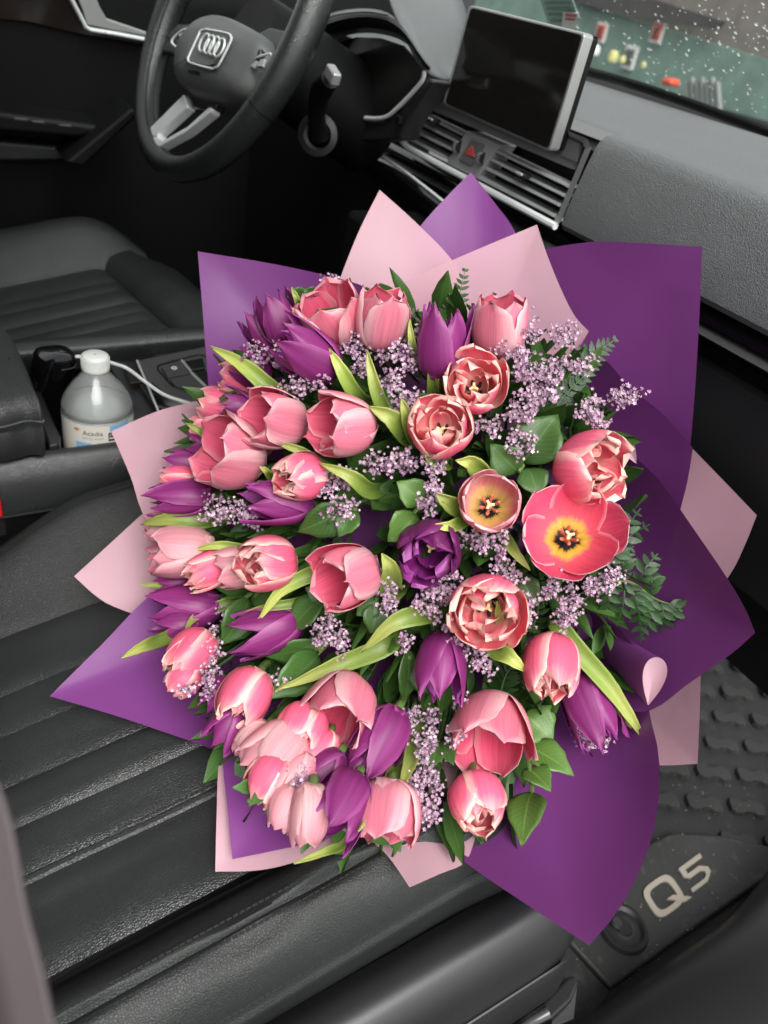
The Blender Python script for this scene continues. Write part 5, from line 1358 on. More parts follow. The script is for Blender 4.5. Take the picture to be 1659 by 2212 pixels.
tulip(402, 1312, 160, 104, 182, 86, 'C', 0.16, 'large dull purple tulip at the left rim', 'left rim large purple tulip', 0.004)
tulip(754, 1242, 150, 140, 202, 52, 'A', 0.52, 'open pink tulip facing left at the very centre', 'central open pink tulip', -0.014)
tulip(928, 1190, 130, 138, 250, 28, 'K', 0.34, 'dark plum tulip facing out at the centre', 'dark plum tulip', -0.006)
tulip(1058, 1088, 92, 122, 80, 12, 'E', 0.50, 'small pale open tulip showing dark stamens and yellow heart', 'small open tulip', -0.012, roll=0.3)
tulip(1232, 1152, 128, 116, 60, 16, 'D', 0.93, 'largest wide open pink tulip with yellow heart', 'largest open tulip', -0.016, roll=0.5)
tulip(1273, 1010, 150, 150, 356, 44, 'B', 0.46, 'loose coral double tulip at the right, opening rightward', 'right coral double tulip', -0.004)
tulip(1053, 1318, 128, 158, 262, 24, 'B', 0.42, 'big cream edged double tulip right of centre', 'big cream edged double tulip', -0.014)
tulip(576, 1362, 168, 108, 196, 80, 'C', 0.26, 'purple tulip pointing left under two narrow leaves', 'lower left purple tulip', -0.002)
tulip(412, 1415, 130, 104, 225, 62, 'B', 0.12, 'coral double tulip at the lower left rim', 'lower left rim coral tulip', 0.004)
tulip(952, 1440, 165, 108, 264, 70, 'C', 0.24, 'purple tulip hanging down right of the centre leaves', 'hanging purple tulip', -0.006)
tulip(1192, 1442, 158, 130, 272, 54, 'B', 0.16, 'pink and cream double tulip facing down at the right', 'right downward double tulip', -0.014)
tulip(1275, 1528, 190, 116, 292, 76, 'C', 0.24, 'purple tulip at the lower right beside a long leaf', 'lower right purple tulip', 0.002)
tulip(526, 1508, 145, 116, 238, 58, 'B', 0.14, 'hot pink double tulip at the lower left', 'hot pink double tulip', -0.008)
tulip(492, 1568, 105, 84, 232, 84, 'C', 0.18, 'dark purple tulip under the hot pink double tulip', 'lower left dark purple tulip', 0.02)
tulip(738, 1530, 180, 150, 244, 42, 'A', 0.50, 'large open pink tulip low in the middle left', 'large lower pink tulip', -0.020)
tulip(1058, 1574, 178, 160, 264, 48, 'A', 0.60, 'open pink tulip facing down, low right of centre', 'lower right open pink tulip', -0.012)
tulip(652, 1575, 120, 112, 244, 50, 'B', 0.34, 'frilled salmon double tulip left of the large open pink', 'frilled salmon tulip', -0.008)
tulip(600, 1625, 150, 122, 226, 72, 'P', 0.46, 'wide blush pink tulip under the frilled salmon one', 'lower wide blush tulip', 0.004)
tulip(580, 1682, 120, 100, 238, 76, 'B', 0.18, 'pink tulip with cream tips at the bottom left rim', 'bottom left cream tipped tulip', 0.006)
tulip(818, 1602, 178, 112, 240, 74, 'C', 0.28, 'vivid purple tulip pointing down beside bright leaves', 'vivid bottom purple tulip', -0.010)
tulip(736, 1738, 165, 122, 240, 60, 'C', 0.40, 'purple tulip at the bottom edge above pink paper', 'bottom edge purple tulip', -0.008)
tulip(668, 1760, 140, 96, 262, 80, 'P', 0.12, 'closed blush tulip at the bottom edge', 'bottom edge blush tulip', 0.0)
tulip(838, 1752, 150, 148, 262, 64, 'A', 0.42, 'pink tulip hanging over the bottom pink paper', 'bottom hanging pink tulip', 0.0)
tulip(1032, 1735, 140, 130, 280, 44, 'B', 0.18, 'pink double tulip at bottom right near glossy leaves', 'bottom right double tulip', -0.006)

for a_ in [
    (545, 800, 95, 80, 150, 82, 'C', 0.2, 'plum tulip half hidden under the bright purple left-pointing tulip', 'half hidden plum tulip', 0.02),
    (440, 962, 80, 70, 172, 84, 'C', 0.22, 'purple tulip at the left rim beneath the pale double', 'left rim lower purple tulip', 0.03),
    (545, 950, 100, 84, 168, 72, 'B', 0.2, 'pink double tulip glimpsed behind the two left open pinks', 'glimpsed left double tulip', 0.022),
    (362, 1210, 90, 76, 186, 84, 'A', 0.3, 'pink tulip at the left rim below the blush one', 'left rim pink tulip', 0.012),
    (378, 1258, 90, 62, 186, 86, 'C', 0.12, 'slim purple tulip at left rim above the large purple', 'slim left rim purple tulip', 0.014),
    (385, 1350, 100, 76, 190, 86, 'C', 0.14, 'purple tulip at left rim under the large purple one', 'lower slim left rim purple tulip', 0.014),
    (398, 1468, 84, 76, 222, 78, 'B', 0.2, 'dusky coral tulip below the lower left rim coral one', 'dusky coral tulip', 0.018),
    (470, 1500, 90, 70, 230, 80, 'C', 0.14, 'dark purple tulip left of the hot pink double tulip', 'dark tulip beside hot pink', 0.02),
    (548, 1600, 100, 80, 228, 78, 'P', 0.2, 'pale pink tulip left of the wide blush tulip', 'pale tulip left of wide blush', 0.014),
    (640, 1680, 120, 96, 236, 70, 'A', 0.3, 'pink tulip between wide blush and bottom blush tulips', 'lower inner pink tulip', 0.008),
    (700, 1668, 120, 84, 232, 74, 'C', 0.22, 'dark purple tulip above the bottom edge purple tulip', 'inner bottom purple tulip', 0.006),
    (620, 1745, 100, 84, 244, 78, 'P', 0.2, 'pale tulip at the bottom left beside the blush bud', 'pale bottom left tulip', 0.010),
    (770, 1668, 110, 80, 240, 72, 'C', 0.2, 'purple tulip tucked under the vivid purple tulip', 'tucked bottom purple tulip', 0.012),
    (690, 1620, 100, 92, 240, 60, 'B', 0.3, 'coral double tulip under the large open pink tulip', 'coral double under large pink', 0.004),
]: tulip(*a_)

# ---- tulip leaf blades (parts of the nearest tulip)
def strip(pts, w_, fold, mat, name, parent, Mw, face=None, twist=0.0, n=16):
    """leaf along 3D pts, width profile pointed at the tip"""
    inv = Mw.inverted() if Mw is not None else Matrix.Identity(4)
    c = cr(pts, n); vs = []; uv = []; NVV = 7
    for i in range(n):
        u = i / (n - 1); tg = (c[min(i + 1, n - 1)] - c[max(i - 1, 0)]).normalized()
        vw = (CAM - c[i]).normalized() if face is None else face
        side = tg.cross(vw)
        if side.length < 1e-5: side = tg.orthogonal()
        side.normalize(); nn = side.cross(tg).normalized()
        a = twist * (u - 0.3); side2 = side * math.cos(a) + nn * math.sin(a); n2 = nn * math.cos(a) - side * math.sin(a)
        ww = w_ * 0.5 * smooth_tab([(0, .55), (.35, 1.0), (.6, .88), (.8, .55), (.93, .22), (1, .015)], u)
        for j in range(NVV):
            v = -1 + 2 * j / (NVV - 1)
            vs.append(inv @ (c[i] + side2 * ww * v * math.cos(fold * abs(v)) + n2 * (ww * math.sin(fold * abs(v)) * abs(v) - 0.0006 * (1 - abs(v)) + 0.0005 * math.sin(u * 20 + v * 3))))
            uv.append((u, (v + 1) / 2))
    fs = [(i * NVV + j, i * NVV + j + 1, (i + 1) * NVV + j + 1, (i + 1) * NVV + j) for i in range(n - 1) for j in range(NVV - 1)]
    o = mk(name, vs, fs, mat, parent, uv=uv); sm = o.modifiers.new('t', 'SOLIDIFY'); sm.thickness = 0.0007
    return o
def near_tulip(px, py): return min(TUL, key=lambda q: (q[0] - px) ** 2 + (q[1] - py) ** 2)
BL = [([(600, 850), (530, 792), (453, 747)], 42, 0), ([(775, 860), (738, 800), (711, 753)], 36, 0), ([(838, 900), (808, 825), (793, 755)], 34, 0.6), ([(938, 862), (936, 805), (929, 747)], 30, 0.3),
      ([(956, 850), (951, 805), (947, 753)], 26, -0.3), ([(885, 940), (850, 905), (797, 878)], 56, 0.4), ([(900, 950), (880, 900), (868, 860)], 36, 0.4), ([(715, 1015), (650, 975), (592, 954)], 28, 0.2), ([(465, 948), (432, 930), (401, 914)], 22, 0.2),
      ([(600, 1040), (578, 1020), (562, 1008)], 20, 0), ([(440, 1122), (370, 1120), (303, 1133)], 42, 0.3), ([(540, 1185), (475, 1178), (418, 1187)], 26, 0.5), ([(405, 1272), (345, 1264), (301, 1264)], 16, 0.3),
      ([(425, 1278), (392, 1289), (364, 1310)], 18, 0), ([(500, 1300), (432, 1326), (397, 1363)], 28, -0.5), ([(365, 1375), (312, 1395), (263, 1420)], 32, 0.3), ([(700, 1228), (612, 1270), (553, 1347)], 38, 0.9), ([(660, 1296), (585, 1310), (508, 1330)], 24, 0.5),
      ([(935, 1318), (855, 1342), (778, 1410)], 50, 0.6), ([(840, 1390), (722, 1438), (598, 1490)], 48, 0.8), ([(695, 1398), (642, 1450), (596, 1493)], 16, 0), ([(1215, 1365), (1322, 1492), (1400, 1610)], 46, 0.5), ([(1225, 1370), (1330, 1520), (1375, 1585)], 30, -0.8), ([(1065, 1395), (1100, 1420), (1138, 1452)], 46, 0.5),
      ([(900, 1580), (884, 1650), (862, 1708)], 40, 0.2), ([(868, 1640), (830, 1710), (775, 1795)], 24, 0.5), ([(876, 1630), (858, 1690), (828, 1748)], 20, -0.4), ([(870, 1600), (835, 1690), (800, 1745)], 22, 0.2), ([(755, 1805), (705, 1838), (636, 1864)], 22, 0.2),
      ([(1055, 1040), (1022, 1000), (985, 995)], 52, 0.9), ([(1012, 1105), (970, 1085), (942, 1065)], 48, 0.5), ([(1010, 1118), (975, 1136), (933, 1134)], 34, 0.4), ([(1085, 1150), (1110, 1190), (1145, 1232)], 30, 0.4), ([(848, 1275), (845, 1232), (826, 1196)], 56, 0.2),
      ([(660, 680), (642, 648), (630, 620)], 18, 0), ([(905, 790), (890, 740), (885, 690)], 22, 0.4), ([(800, 1060), (760, 1030), (690, 1000)], 40, 0.3), ([(960, 1000), (930, 985), (905, 950)], 34, 0.2), ([(1095, 1380), (1080, 1340), (1075, 1300)], 30, 0)]
for pts, w_, tw in BL:
    a = near_tulip(*pts[0]); dts = (0.022, -0.004, -0.012)
    p3 = [P(px, py, dome(px, py) + dts[k] - (0.006 if w_ > 30 else 0)) for k, (px, py) in enumerate(pts)]
    strip([p3[0] + (QP - p3[0]) * 0.12] + p3, w_ * mpp(*pts[1], dome(*pts[1])), 0.42, M['blade'], 'leaf', a[2], a[3], twist=tw)

# ---- broad leaf sprigs
def sprig_leaf(root, off, base, tip, w_, mat, bend=0.25, side_tilt=0.3):
    """broad pointed leaf between two 3D points, facing roughly to the lens"""
    n, m = 11, 7; L_ = (tip - base).length; d = (tip - base).normalized(); vw = (CAM - base).normalized()
    sd_ = d.cross(vw).normalized(); nn = sd_.cross(d).normalized()
    sd_, nn = sd_ * math.cos(side_tilt) + nn * math.sin(side_tilt), nn * math.cos(side_tilt) - sd_ * math.sin(side_tilt)
    vs = []; uv = []
    for i in range(n):
        u = i / (n - 1); ww = w_ * 0.5 * smooth_tab([(0, .10), (.18, .70), (.42, 1.0), (.65, .82), (.85, .38), (.95, .12), (1, .01)], u)
        c = base + d * L_ * u + nn * (bend * L_ * math.sin(PI * u) * 0.5 - bend * L_ * 0.25 * u * u)
        for j in range(m):
            v = -1 + 2 * j / (m - 1)
            vs.append(c + sd_ * ww * v + nn * (0.22 * ww * abs(v) ** 1.3 + 0.02 * w_ * math.sin(u * 9 + 2 * v))); uv.append((u, (v + 1) / 2))
    fs = [(i * m + j, i * m + j + 1, (i + 1) * m + j + 1, (i + 1) * m + j) for i in range(n - 1) for j in range(m - 1)]
    o = mk('leaf', vs, fs, mat, root, uv=uv); sm = o.modifiers.new('t', 'SOLIDIFY'); sm.thickness = 0.0006
    return o
def broad_sprig(leaves, label, light=False):
    """leaves: (base px, tip px, width px, tilt)"""
    b0 = leaves[0][0]; t0 = dome(*b0) + 0.03
    c = P(*b0, t0); root = things('leafy_sprig', c, label, 'leaf sprig', 'broad green leaf sprigs in the bouquet')
    sb = MB(); sb.tube(cr([P(*leaves[-1][0], dome(*leaves[-1][0]) + 0.012), c, c.lerp(QP, 0.45)], 8), 0.0018, 6); sb.build('stem', M['stem'], root)
    for (bp, tp_, w_, tl) in leaves:
        t1, t2 = dome(*bp) + 0.016, dome(*tp_) + 0.002
        sprig_leaf(root, None, P(*bp, t1), P(*tp_, t2), w_ * mpp(*bp, t1), M['broad_light'] if light else M['broad'], 0.22, tl)
    return root
broad_sprig([((900, 1110), (838, 1170), 84, 0.3), ((915, 1085), (858, 1040), 70, -0.2)], 'light green pointed leaves left of the small open tulip', True)
broad_sprig([((765, 1092), (640, 1150), 80, 0.2), ((770, 1100), (730, 1160), 60, -0.3)], 'dark green leaves right of the mid left purple tulip')
broad_sprig([((700, 1290), (626, 1362), 72, -0.5), ((705, 1285), (660, 1270), 50, 0.4)], 'glossy curled leaf below left of the central pink tulip')
broad_sprig([((690, 1410), (580, 1510), 88, 0.3), ((690, 1385), (570, 1420), 60, 0.5)], 'long dark leaf above the large lower pink tulip')
broad_sprig([((540, 1290), (478, 1395), 84, 0.4), ((545, 1280), (600, 1300), 50, 0.0)], 'dark leaf between the two left purple tulips')
broad_sprig([((880, 1400), (872, 1520), 62, 0.6), ((890, 1420), (935, 1505), 60, -0.4)], 'grey green leaves left of the hanging purple tulip')
broad_sprig([((1130, 1000), (1205, 895), 120, 0.2), ((1140, 1010), (1165, 1075), 70, 0.2), ((1120, 1020), (1060, 960), 80, 0.1)], 'broad dark leaves behind the lilac sprays at upper right')
broad_sprig([((1130, 1540), (1195, 1600), 100, 0.2), ((1130, 1610), (1240, 1672), 74, 0.5), ((1135, 1660), (1190, 1706), 66, 0.6), ((1150, 1712), (1126, 1822), 84, -0.3)], 'glossy leaf spray hanging at bottom right over purple paper', True)
broad_sprig([((590, 1045), (530, 1065), 44, 0.4), ((640, 1050), (560, 1058), 40, 0.2)], 'small dark leaf under the left wide open pink tulip')
broad_sprig([((820, 1300), (800, 1370), 64, 0.2), ((815, 1290), (770, 1330), 60, 0.3)], 'dark leaves right below the central pink tulip')
broad_sprig([((1120, 1230), (1060, 1255), 60, 0.2), ((1120, 1240), (1160, 1310), 60, 0.0)], 'dark leaves around the big cream edged double tulip')
broad_sprig([((850, 840), (800, 900), 54, 0.2), ((905, 880), (930, 850), 44, 0.2)], 'dark leaves between the upright purple and upper middle tulips')
broad_sprig([((560, 1690), (503, 1702), 36, 0.3), ((575, 1700), (540, 1740), 30, 0.2)], 'small serrated dark leaf at the bottom left paper')
broad_sprig([((660, 640), (618, 640), 44, 0.2), ((680, 640), (655, 625), 34, 0.0)], 'dark leaf behind the top pair of pink tulips')
broad_sprig([((950, 1600), (980, 1650), 50, 0.2), ((945, 1600), (930, 1660), 46, 0.2)], 'dark leaves low between hanging tulips at the bottom')
# deep dark foliage that fills the gaps
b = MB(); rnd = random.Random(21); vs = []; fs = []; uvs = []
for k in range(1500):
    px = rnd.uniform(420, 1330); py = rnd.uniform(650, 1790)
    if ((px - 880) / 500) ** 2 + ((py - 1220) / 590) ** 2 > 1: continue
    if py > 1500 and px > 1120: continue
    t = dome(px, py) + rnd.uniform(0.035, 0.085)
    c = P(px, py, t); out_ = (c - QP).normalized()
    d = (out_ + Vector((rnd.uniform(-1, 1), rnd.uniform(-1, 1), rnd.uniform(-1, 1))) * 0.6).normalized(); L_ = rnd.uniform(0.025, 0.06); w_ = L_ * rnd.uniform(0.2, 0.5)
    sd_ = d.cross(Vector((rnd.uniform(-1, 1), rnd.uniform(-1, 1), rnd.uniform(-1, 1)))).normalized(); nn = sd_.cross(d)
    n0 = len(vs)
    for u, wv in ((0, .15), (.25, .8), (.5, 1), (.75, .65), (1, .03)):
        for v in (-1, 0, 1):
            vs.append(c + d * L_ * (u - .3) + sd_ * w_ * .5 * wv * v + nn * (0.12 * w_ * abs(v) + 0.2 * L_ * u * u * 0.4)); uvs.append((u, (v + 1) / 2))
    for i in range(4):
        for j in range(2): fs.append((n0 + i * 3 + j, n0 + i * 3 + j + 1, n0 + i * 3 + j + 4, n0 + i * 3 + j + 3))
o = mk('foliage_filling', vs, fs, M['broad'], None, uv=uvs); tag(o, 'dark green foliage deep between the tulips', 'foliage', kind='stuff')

# ---- ferns
def frond(pts, n, plen, lab, bip=False, dts=(0.03, 0.0)):
    """pts: px polyline base -> tip; plen: pinna length px near the base"""
    p3 = [P(px, py, dome(px, py) + dts[0] + (dts[1] - dts[0]) * k / (len(pts) - 1)) for k, (px, py) in enumerate(pts)]
    root = things('fern_frond', p3[0], lab, 'fern', 'fern fronds in the bouquet'); s = mpp(*pts[0], dome(*pts[0]))
    c = cr(p3, 40); sb = MB(); sb.tube(c, [0.0011 * (1 - 0.7 * i / 39) for i in range(40)], 5); sb.tube([c[0], c[0].lerp(QP, 0.3)], 0.0012, 5); sb.build('rachis', M['stem'], root)
    rnd = random.Random(int(pts[0][0]))
    def leaflet(vs, fs, uv, b0, d, nn, L_, W_):
        sd_ = d.cross(nn).normalized(); n0 = len(vs); K = 9
        for i in range(K):
            u = i / (K - 1); ww = W_ * .5 * smooth_tab([(0, .25), (.2, .9), (.45, 1), (.75, .65), (1, .03)], u) * (1 + (0.16 if i % 2 else -0.10) * (0 < i < K - 1))
            for v in (-1, 0, 1):
                vs.append(b0 + d * L_ * u + sd_ * ww * v + nn * (-0.12 * L_ * u * u + 0.10 * W_ * abs(v))); uv.append((u * .8, (v + 1) / 2))
        for i in range(K - 1):
            for j in range(2): fs.append((n0 + i * 3 + j, n0 + i * 3 + j + 1, n0 + i * 3 + j + 4, n0 + i * 3 + j + 3))
    for k in range(n):
        f = 0.12 + 0.86 * k / (n - 1); i = min(38, int(f * 39)); p = c[i]; tg = (c[i + 1] - c[i]).normalized(); vw = (CAM - p).normalized()
        sd_ = tg.cross(vw).normalized(); nn = sd_.cross(tg).normalized(); L_ = plen * s * (1 - f) ** 0.75 * (0.6 + 0.4 * min(1, f * 5)) + 0.003
        for sg in (-1, 1):
            d = (sd_ * sg + tg * (0.45 + 0.5 * f) + nn * rnd.uniform(-0.25, 0.1)).normalized(); vs = []; fs = []; uv = []
            if bip and L_ > 0.012:
                m = max(2, int(L_ / 0.0075)); s2 = d.cross(nn).normalized(); nn2 = nn
                for q in range(m):
                    g = (q + 0.6) / m; pb = p + d * L_ * g - nn * 0.15 * L_ * g * g
                    for sg2 in (-1, 1):
                        leaflet(vs, fs, uv, pb, (s2 * sg2 + d * 0.75).normalized(), nn2, 0.0125 * (1 - 0.6 * g), 0.0072 * (1 - 0.4 * g))
                leaflet(vs, fs, uv, p + d * L_ * 0.9, d, nn2, 0.006, 0.004)
            else:
                leaflet(vs, fs, uv, p, d, nn, L_, max(0.003, L_ * 0.36))
            mk('pinna', vs, fs, M['fern'], root, uv=uv)
frond([(950, 740), (985, 660), (1005, 582)], 11, 44, 'dark fern tip standing before the pale pink paper at top', dts=(0.06, 0.045))
frond([(930, 720), (900, 690), (880, 665)], 7, 30, 'small dark fern tip right of the top cupped pink tulip', dts=(0.06, 0.05))
frond([(1190, 850), (1262, 782), (1330, 732)], 11, 62, 'fern frond reaching right over the purple paper at upper right', dts=(0.05, 0.03))
frond([(1180, 920), (1215, 860), (1262, 812)], 8, 58, 'fern frond behind the lilac spray left of the reaching frond', dts=(0.055, 0.04))
frond([(1170, 985), (1215, 930), (1270, 870)], 8, 60, 'fern frond above the right coral double tulip', dts=(0.055, 0.04))
def fern_spray(main, pinnae, lab, lf=(36, 16), dts=0.018):
    s_ = mpp(*main[0], dome(*main[0])); at_ = lambda p, d=0.0: P(p[0], p[1], dome(*p) + dts + d)
    root = things('fern_frond', at_(main[0]), lab, 'fern', 'fern fronds in the bouquet'); rnd = random.Random(int(main[0][1]))
    c = cr([at_(p) for p in main], 24); sb = MB(); sb.tube(c, [0.0013 * (1 - 0.6 * i / 23) for i in range(24)], 5); sb.tube([c[0], c[0].lerp(QP, 0.25)], 0.0013, 5); sb.build('rachis', M['stem'], root)
    for pa, pb in pinnae:
        mid = ((pa[0] + pb[0]) / 2 + (pb[1] - pa[1]) * 0.06, (pa[1] + pb[1]) / 2 - (pb[0] - pa[0]) * 0.06)
        q = cr([at_(pa), at_(mid, -0.004), at_(pb, rnd.uniform(-0.004, 0.008))], 30); L_ = (q[-1] - q[0]).length; m = max(4, int(L_ / 0.0082)); vs = []; fs = []; uv = []
        for i in range(29):
            n0 = len(vs); d = (q[i + 1] - q[i]).normalized(); sd_ = d.cross((CAM - q[i]).normalized()).normalized()
            vs += [q[i] - sd_ * 0.0005, q[i] + sd_ * 0.0005, q[i + 1] + sd_ * 0.0005, q[i + 1] - sd_ * 0.0005]; uv += [(.3, .4), (.3, .6), (.3, .6), (.3, .4)]; fs.append((n0, n0 + 1, n0 + 2, n0 + 3))
        for k in range(m):
            f = (k + 0.4) / m; i = min(28, int(f * 29)); p = q[i]; d = (q[i + 1] - q[i]).normalized(); vw = (CAM - p).normalized(); sd_ = d.cross(vw).normalized(); nn = sd_.cross(d).normalized()
            g = smooth_tab([(0, .75), (.25, 1), (.6, .85), (1, .35)], f)
            for sg in (-1, 1):
                dd_ = (sd_ * sg + d * 0.85 + nn * rnd.uniform(-0.3, 0.15)).normalized(); Ll = lf[0] * s_ * g * rnd.uniform(.88, 1.1); Wl = lf[1] * s_ * g
                s2 = dd_.cross(nn).normalized(); n0 = len(vs)
                for ii in range(9):
                    u = ii / 8; ww = Wl * .5 * smooth_tab([(0, .3), (.25, .95), (.5, 1), (.8, .6), (1, .04)], u) * (1 + (0.12 if ii % 2 else -0.08) * (0 < ii < 8))
                    for v in (-1, 0, 1): vs.append(p + dd_ * Ll * u + s2 * ww * v + nn * (-0.15 * Ll * u * u + 0.22 * ww * abs(v))); uv.append((u * .8, (v + 1) / 2))
                for ii in range(8):
                    for j in range(2): fs.append((n0 + ii * 3 + j, n0 + ii * 3 + j + 1, n0 + ii * 3 + j + 4, n0 + ii * 3 + j + 3))
        mk('pinna', vs, fs, M['fern'], root, uv=uv)
fern_spray([(1290, 1225), (1330, 1190), (1356, 1150)], [((1320, 1200), (1300, 1150)), ((1340, 1180), (1384, 1098)), ((1310, 1212), (1370, 1180)), ((1330, 1190), (1404, 1132))], 'fern frond rising right of the largest open tulip')
fern_spray([(1285, 1262), (1356, 1256), (1412, 1292), (1450, 1306)], [((1340, 1256), (1360, 1190)), ((1378, 1262), (1421, 1196)), ((1405, 1286), (1418, 1232)), ((1350, 1258), (1332, 1352)), ((1362, 1262), (1384, 1388)), ((1385, 1275), (1380, 1340)), ((1410, 1292), (1388, 1372)), ((1430, 1302), (1430, 1364)), ((1446, 1304), (1478, 1326)), ((1448, 1306), (1456, 1352)), ((1310, 1262), (1312, 1335))], 'large fern frond spreading down over the dark purple paper at right')
frond([(1080, 1500), (1090, 1465), (1110, 1432)], 7, 46, 'small fern between the hanging purple and right double tulips', dts=(0.03, 0.02))
frond([(1140, 1380), (1160, 1330), (1165, 1290)], 7, 44, 'small fern left of the lower lilac spray at right', dts=(0.04, 0.03))

# ---- statice sprays
def floret(vs, fs, c, d, r, rnd):
    a = d.orthogonal().normalized(); bb = d.cross(a); n0 = len(vs); ph = rnd.uniform(0, 6)
    vs.append(c - d * r * 0.9)
    for k in range(10):
        th = ph + 2 * PI * k / 10; rr = r * (1.0 if k % 2 == 0 else 0.55); vs.append(c + (a * math.cos(th) + bb * math.sin(th)) * rr + d * r * (0.35 if k % 2 == 0 else 0.15))
    vs.append(c - d * r * 0.05)
    for k in range(10):
        k2 = (k + 1) % 10
        fs.append((n0, n0 + 1 + k2, n0 + 1 + k)); fs.append((n0 + 11, n0 + 1 + k, n0 + 1 + k2))
DIRW = lambda dx, dy: ('right of' if dx > 0 else 'left of') if abs(dx) > abs(dy) else ('below' if dy > 0 else 'above')
used_labels = {}
def statice(heads, dt=-0.004):
    """heads: (px, py, rx, ry, n)"""
    cx = sum(h[0] for h in heads) / len(heads); cy = sum(h[1] for h in heads) / len(heads)
    q = near_tulip(cx, cy); lab = f'lilac statice sprig {DIRW(cx - q[0], cy - q[1])} the {q[4]}'
    if lab in used_labels:
        others = sorted(TUL, key=lambda z: (z[0] - cx) ** 2 + (z[1] - cy) ** 2)
        for o2 in others[1:]:
            l2 = f'lilac statice sprig {DIRW(cx - o2[0], cy - o2[1])} the {o2[4]}'
            if l2 not in used_labels: lab = l2; break
    used_labels[lab] = 1
    hub = P(cx, cy, dome(cx, cy) + 0.035 + dt); root = things('statice_sprig', hub, lab, 'statice', 'lilac statice sprigs in the bouquet')
    rnd = random.Random(int(cx * 13 + cy)); sb = MB(); sb.tube([hub, hub.lerp(QP, 0.4)], 0.0012, 5)
    for (px, py, rx, ry, n) in heads:
        vs = []; fs = []
        c0 = P(px, py, dome(px, py) + dt + 0.012)
        sb.tube(cr([hub, hub.lerp(c0, 0.55) + Vector((0, 0, 0.004)), c0], 6), 0.0008, 5)
        out_ = (c0 - QP).normalized()
        nb = max(2, n // 6)
        for k in range(nb):
            th = 2 * PI * k / nb + rnd.uniform(-.5, .5); rr = math.sqrt((k + 0.6) / nb)
            qx, qy = px + rx * rr * math.cos(th), py + ry * rr * math.sin(th)
            e = P(qx, qy, dome(qx, qy) + dt + rnd.uniform(-0.008, 0.010)); sb.tube([c0 + (QP - c0) * 0.02, c0.lerp(e, 0.6), e], 0.0006, 4)
            bd = (e - c0).normalized() + out_ * 0.6; bd.normalize()
            for j in range(16):
                p = e + bd * rnd.uniform(-0.009, 0.006) + Vector((rnd.gauss(0, 1), rnd.gauss(0, 1), rnd.gauss(0, 1))) * 0.0027
                d = (bd + Vector((rnd.uniform(-1, 1), rnd.uniform(-1, 1), rnd.uniform(-1, 1))) * 0.9).normalized()
                floret(vs, fs, p, d, rnd.uniform(0.0012, 0.0021), rnd)
        o = mk('blossoms', vs, fs, M['floret'], root, smooth=False); tag(o, kind='stuff')
    sb.build('branches', M['statice_stem'], root)
for hs in [
    [(716, 606, 16, 10, 22)], [(548, 768, 22, 22, 34), (592, 770, 22, 26, 34)], [(640, 838, 34, 14, 40), (690, 822, 28, 18, 34)],
    [(765, 740, 26, 24, 44), (780, 790, 26, 26, 34)], [(840, 760, 34, 22, 34)], [(884, 780, 14, 24, 24), (895, 716, 12, 18, 16)], [(850, 830, 26, 26, 40), (880, 868, 26, 24, 36)],
    [(1110, 752, 42, 26, 60), (1146, 716, 24, 22, 34)], [(1225, 722, 34, 22, 42), (1258, 790, 26, 18, 34)], [(1150, 800, 40, 28, 56), (1200, 800, 34, 24, 44)], [(1180, 850, 34, 26, 50), (1140, 870, 30, 22, 34)],
    [(1130, 895, 36, 18, 40), (1060, 920, 26, 22, 34)], [(1128, 962, 34, 30, 52)], [(1276, 892, 26, 18, 30), (1352, 858, 34, 18, 46), (1296, 912, 16, 10, 18), (1286, 866, 14, 14, 16)],
    [(828, 1002, 46, 22, 60), (880, 1000, 22, 22, 34)], [(942, 1008, 22, 20, 34), (935, 975, 20, 14, 22)], [(735, 1040, 30, 22, 44), (740, 1100, 30, 26, 44)], [(700, 1050, 14, 16, 20)],
    [(462, 1104, 30, 28, 50), (520, 1108, 34, 26, 56), (548, 1130, 22, 18, 28)], [(940, 1064, 20, 24, 34), (925, 1095, 16, 16, 20)], [(1030, 1172, 30, 20, 42), (1082, 1178, 20, 30, 40)], [(1085, 1225, 20, 16, 24)],
    [(845, 1262, 24, 22, 36), (835, 1300, 24, 18, 30)], [(962, 1268, 36, 34, 66), (930, 1310, 34, 30, 50)], [(985, 1362, 26, 34, 52), (1028, 1408, 30, 28, 46)], [(1046, 1440, 24, 14, 26)],
    [(1195, 1268, 20, 30, 40), (1120, 1245, 16, 14, 18)], [(1240, 1292, 30, 22, 40), (1228, 1335, 30, 24, 44), (1300, 1265, 36, 22, 50), (1330, 1245, 18, 14, 20)], [(1140, 1330, 18, 26, 28), (1150, 1300, 16, 14, 14)],
    [(700, 1362, 24, 34, 50), (738, 1392, 22, 26, 36)], [(875, 1390, 14, 18, 22)], [(460, 1400, 18, 30, 36), (452, 1470, 18, 42, 56)], [(490, 1330, 12, 16, 18)], [(400, 1490, 12, 12, 14)],
    [(885, 1552, 26, 16, 36), (930, 1548, 18, 16, 24)], [(922, 1600, 24, 26, 48), (915, 1648, 26, 22, 44)], [(940, 1690, 20, 20, 26), (900, 1700, 22, 20, 36)], [(930, 1752, 22, 26, 44)],
    [(1290, 1600, 28, 16, 36), (1250, 1580, 10, 22, 22)], [(660, 1678, 22, 22, 36)], [(985, 1590, 18, 22, 30)], [(600, 1470, 14, 12, 14)], [(1000, 1520, 14, 10, 12)],
]: statice(hs)

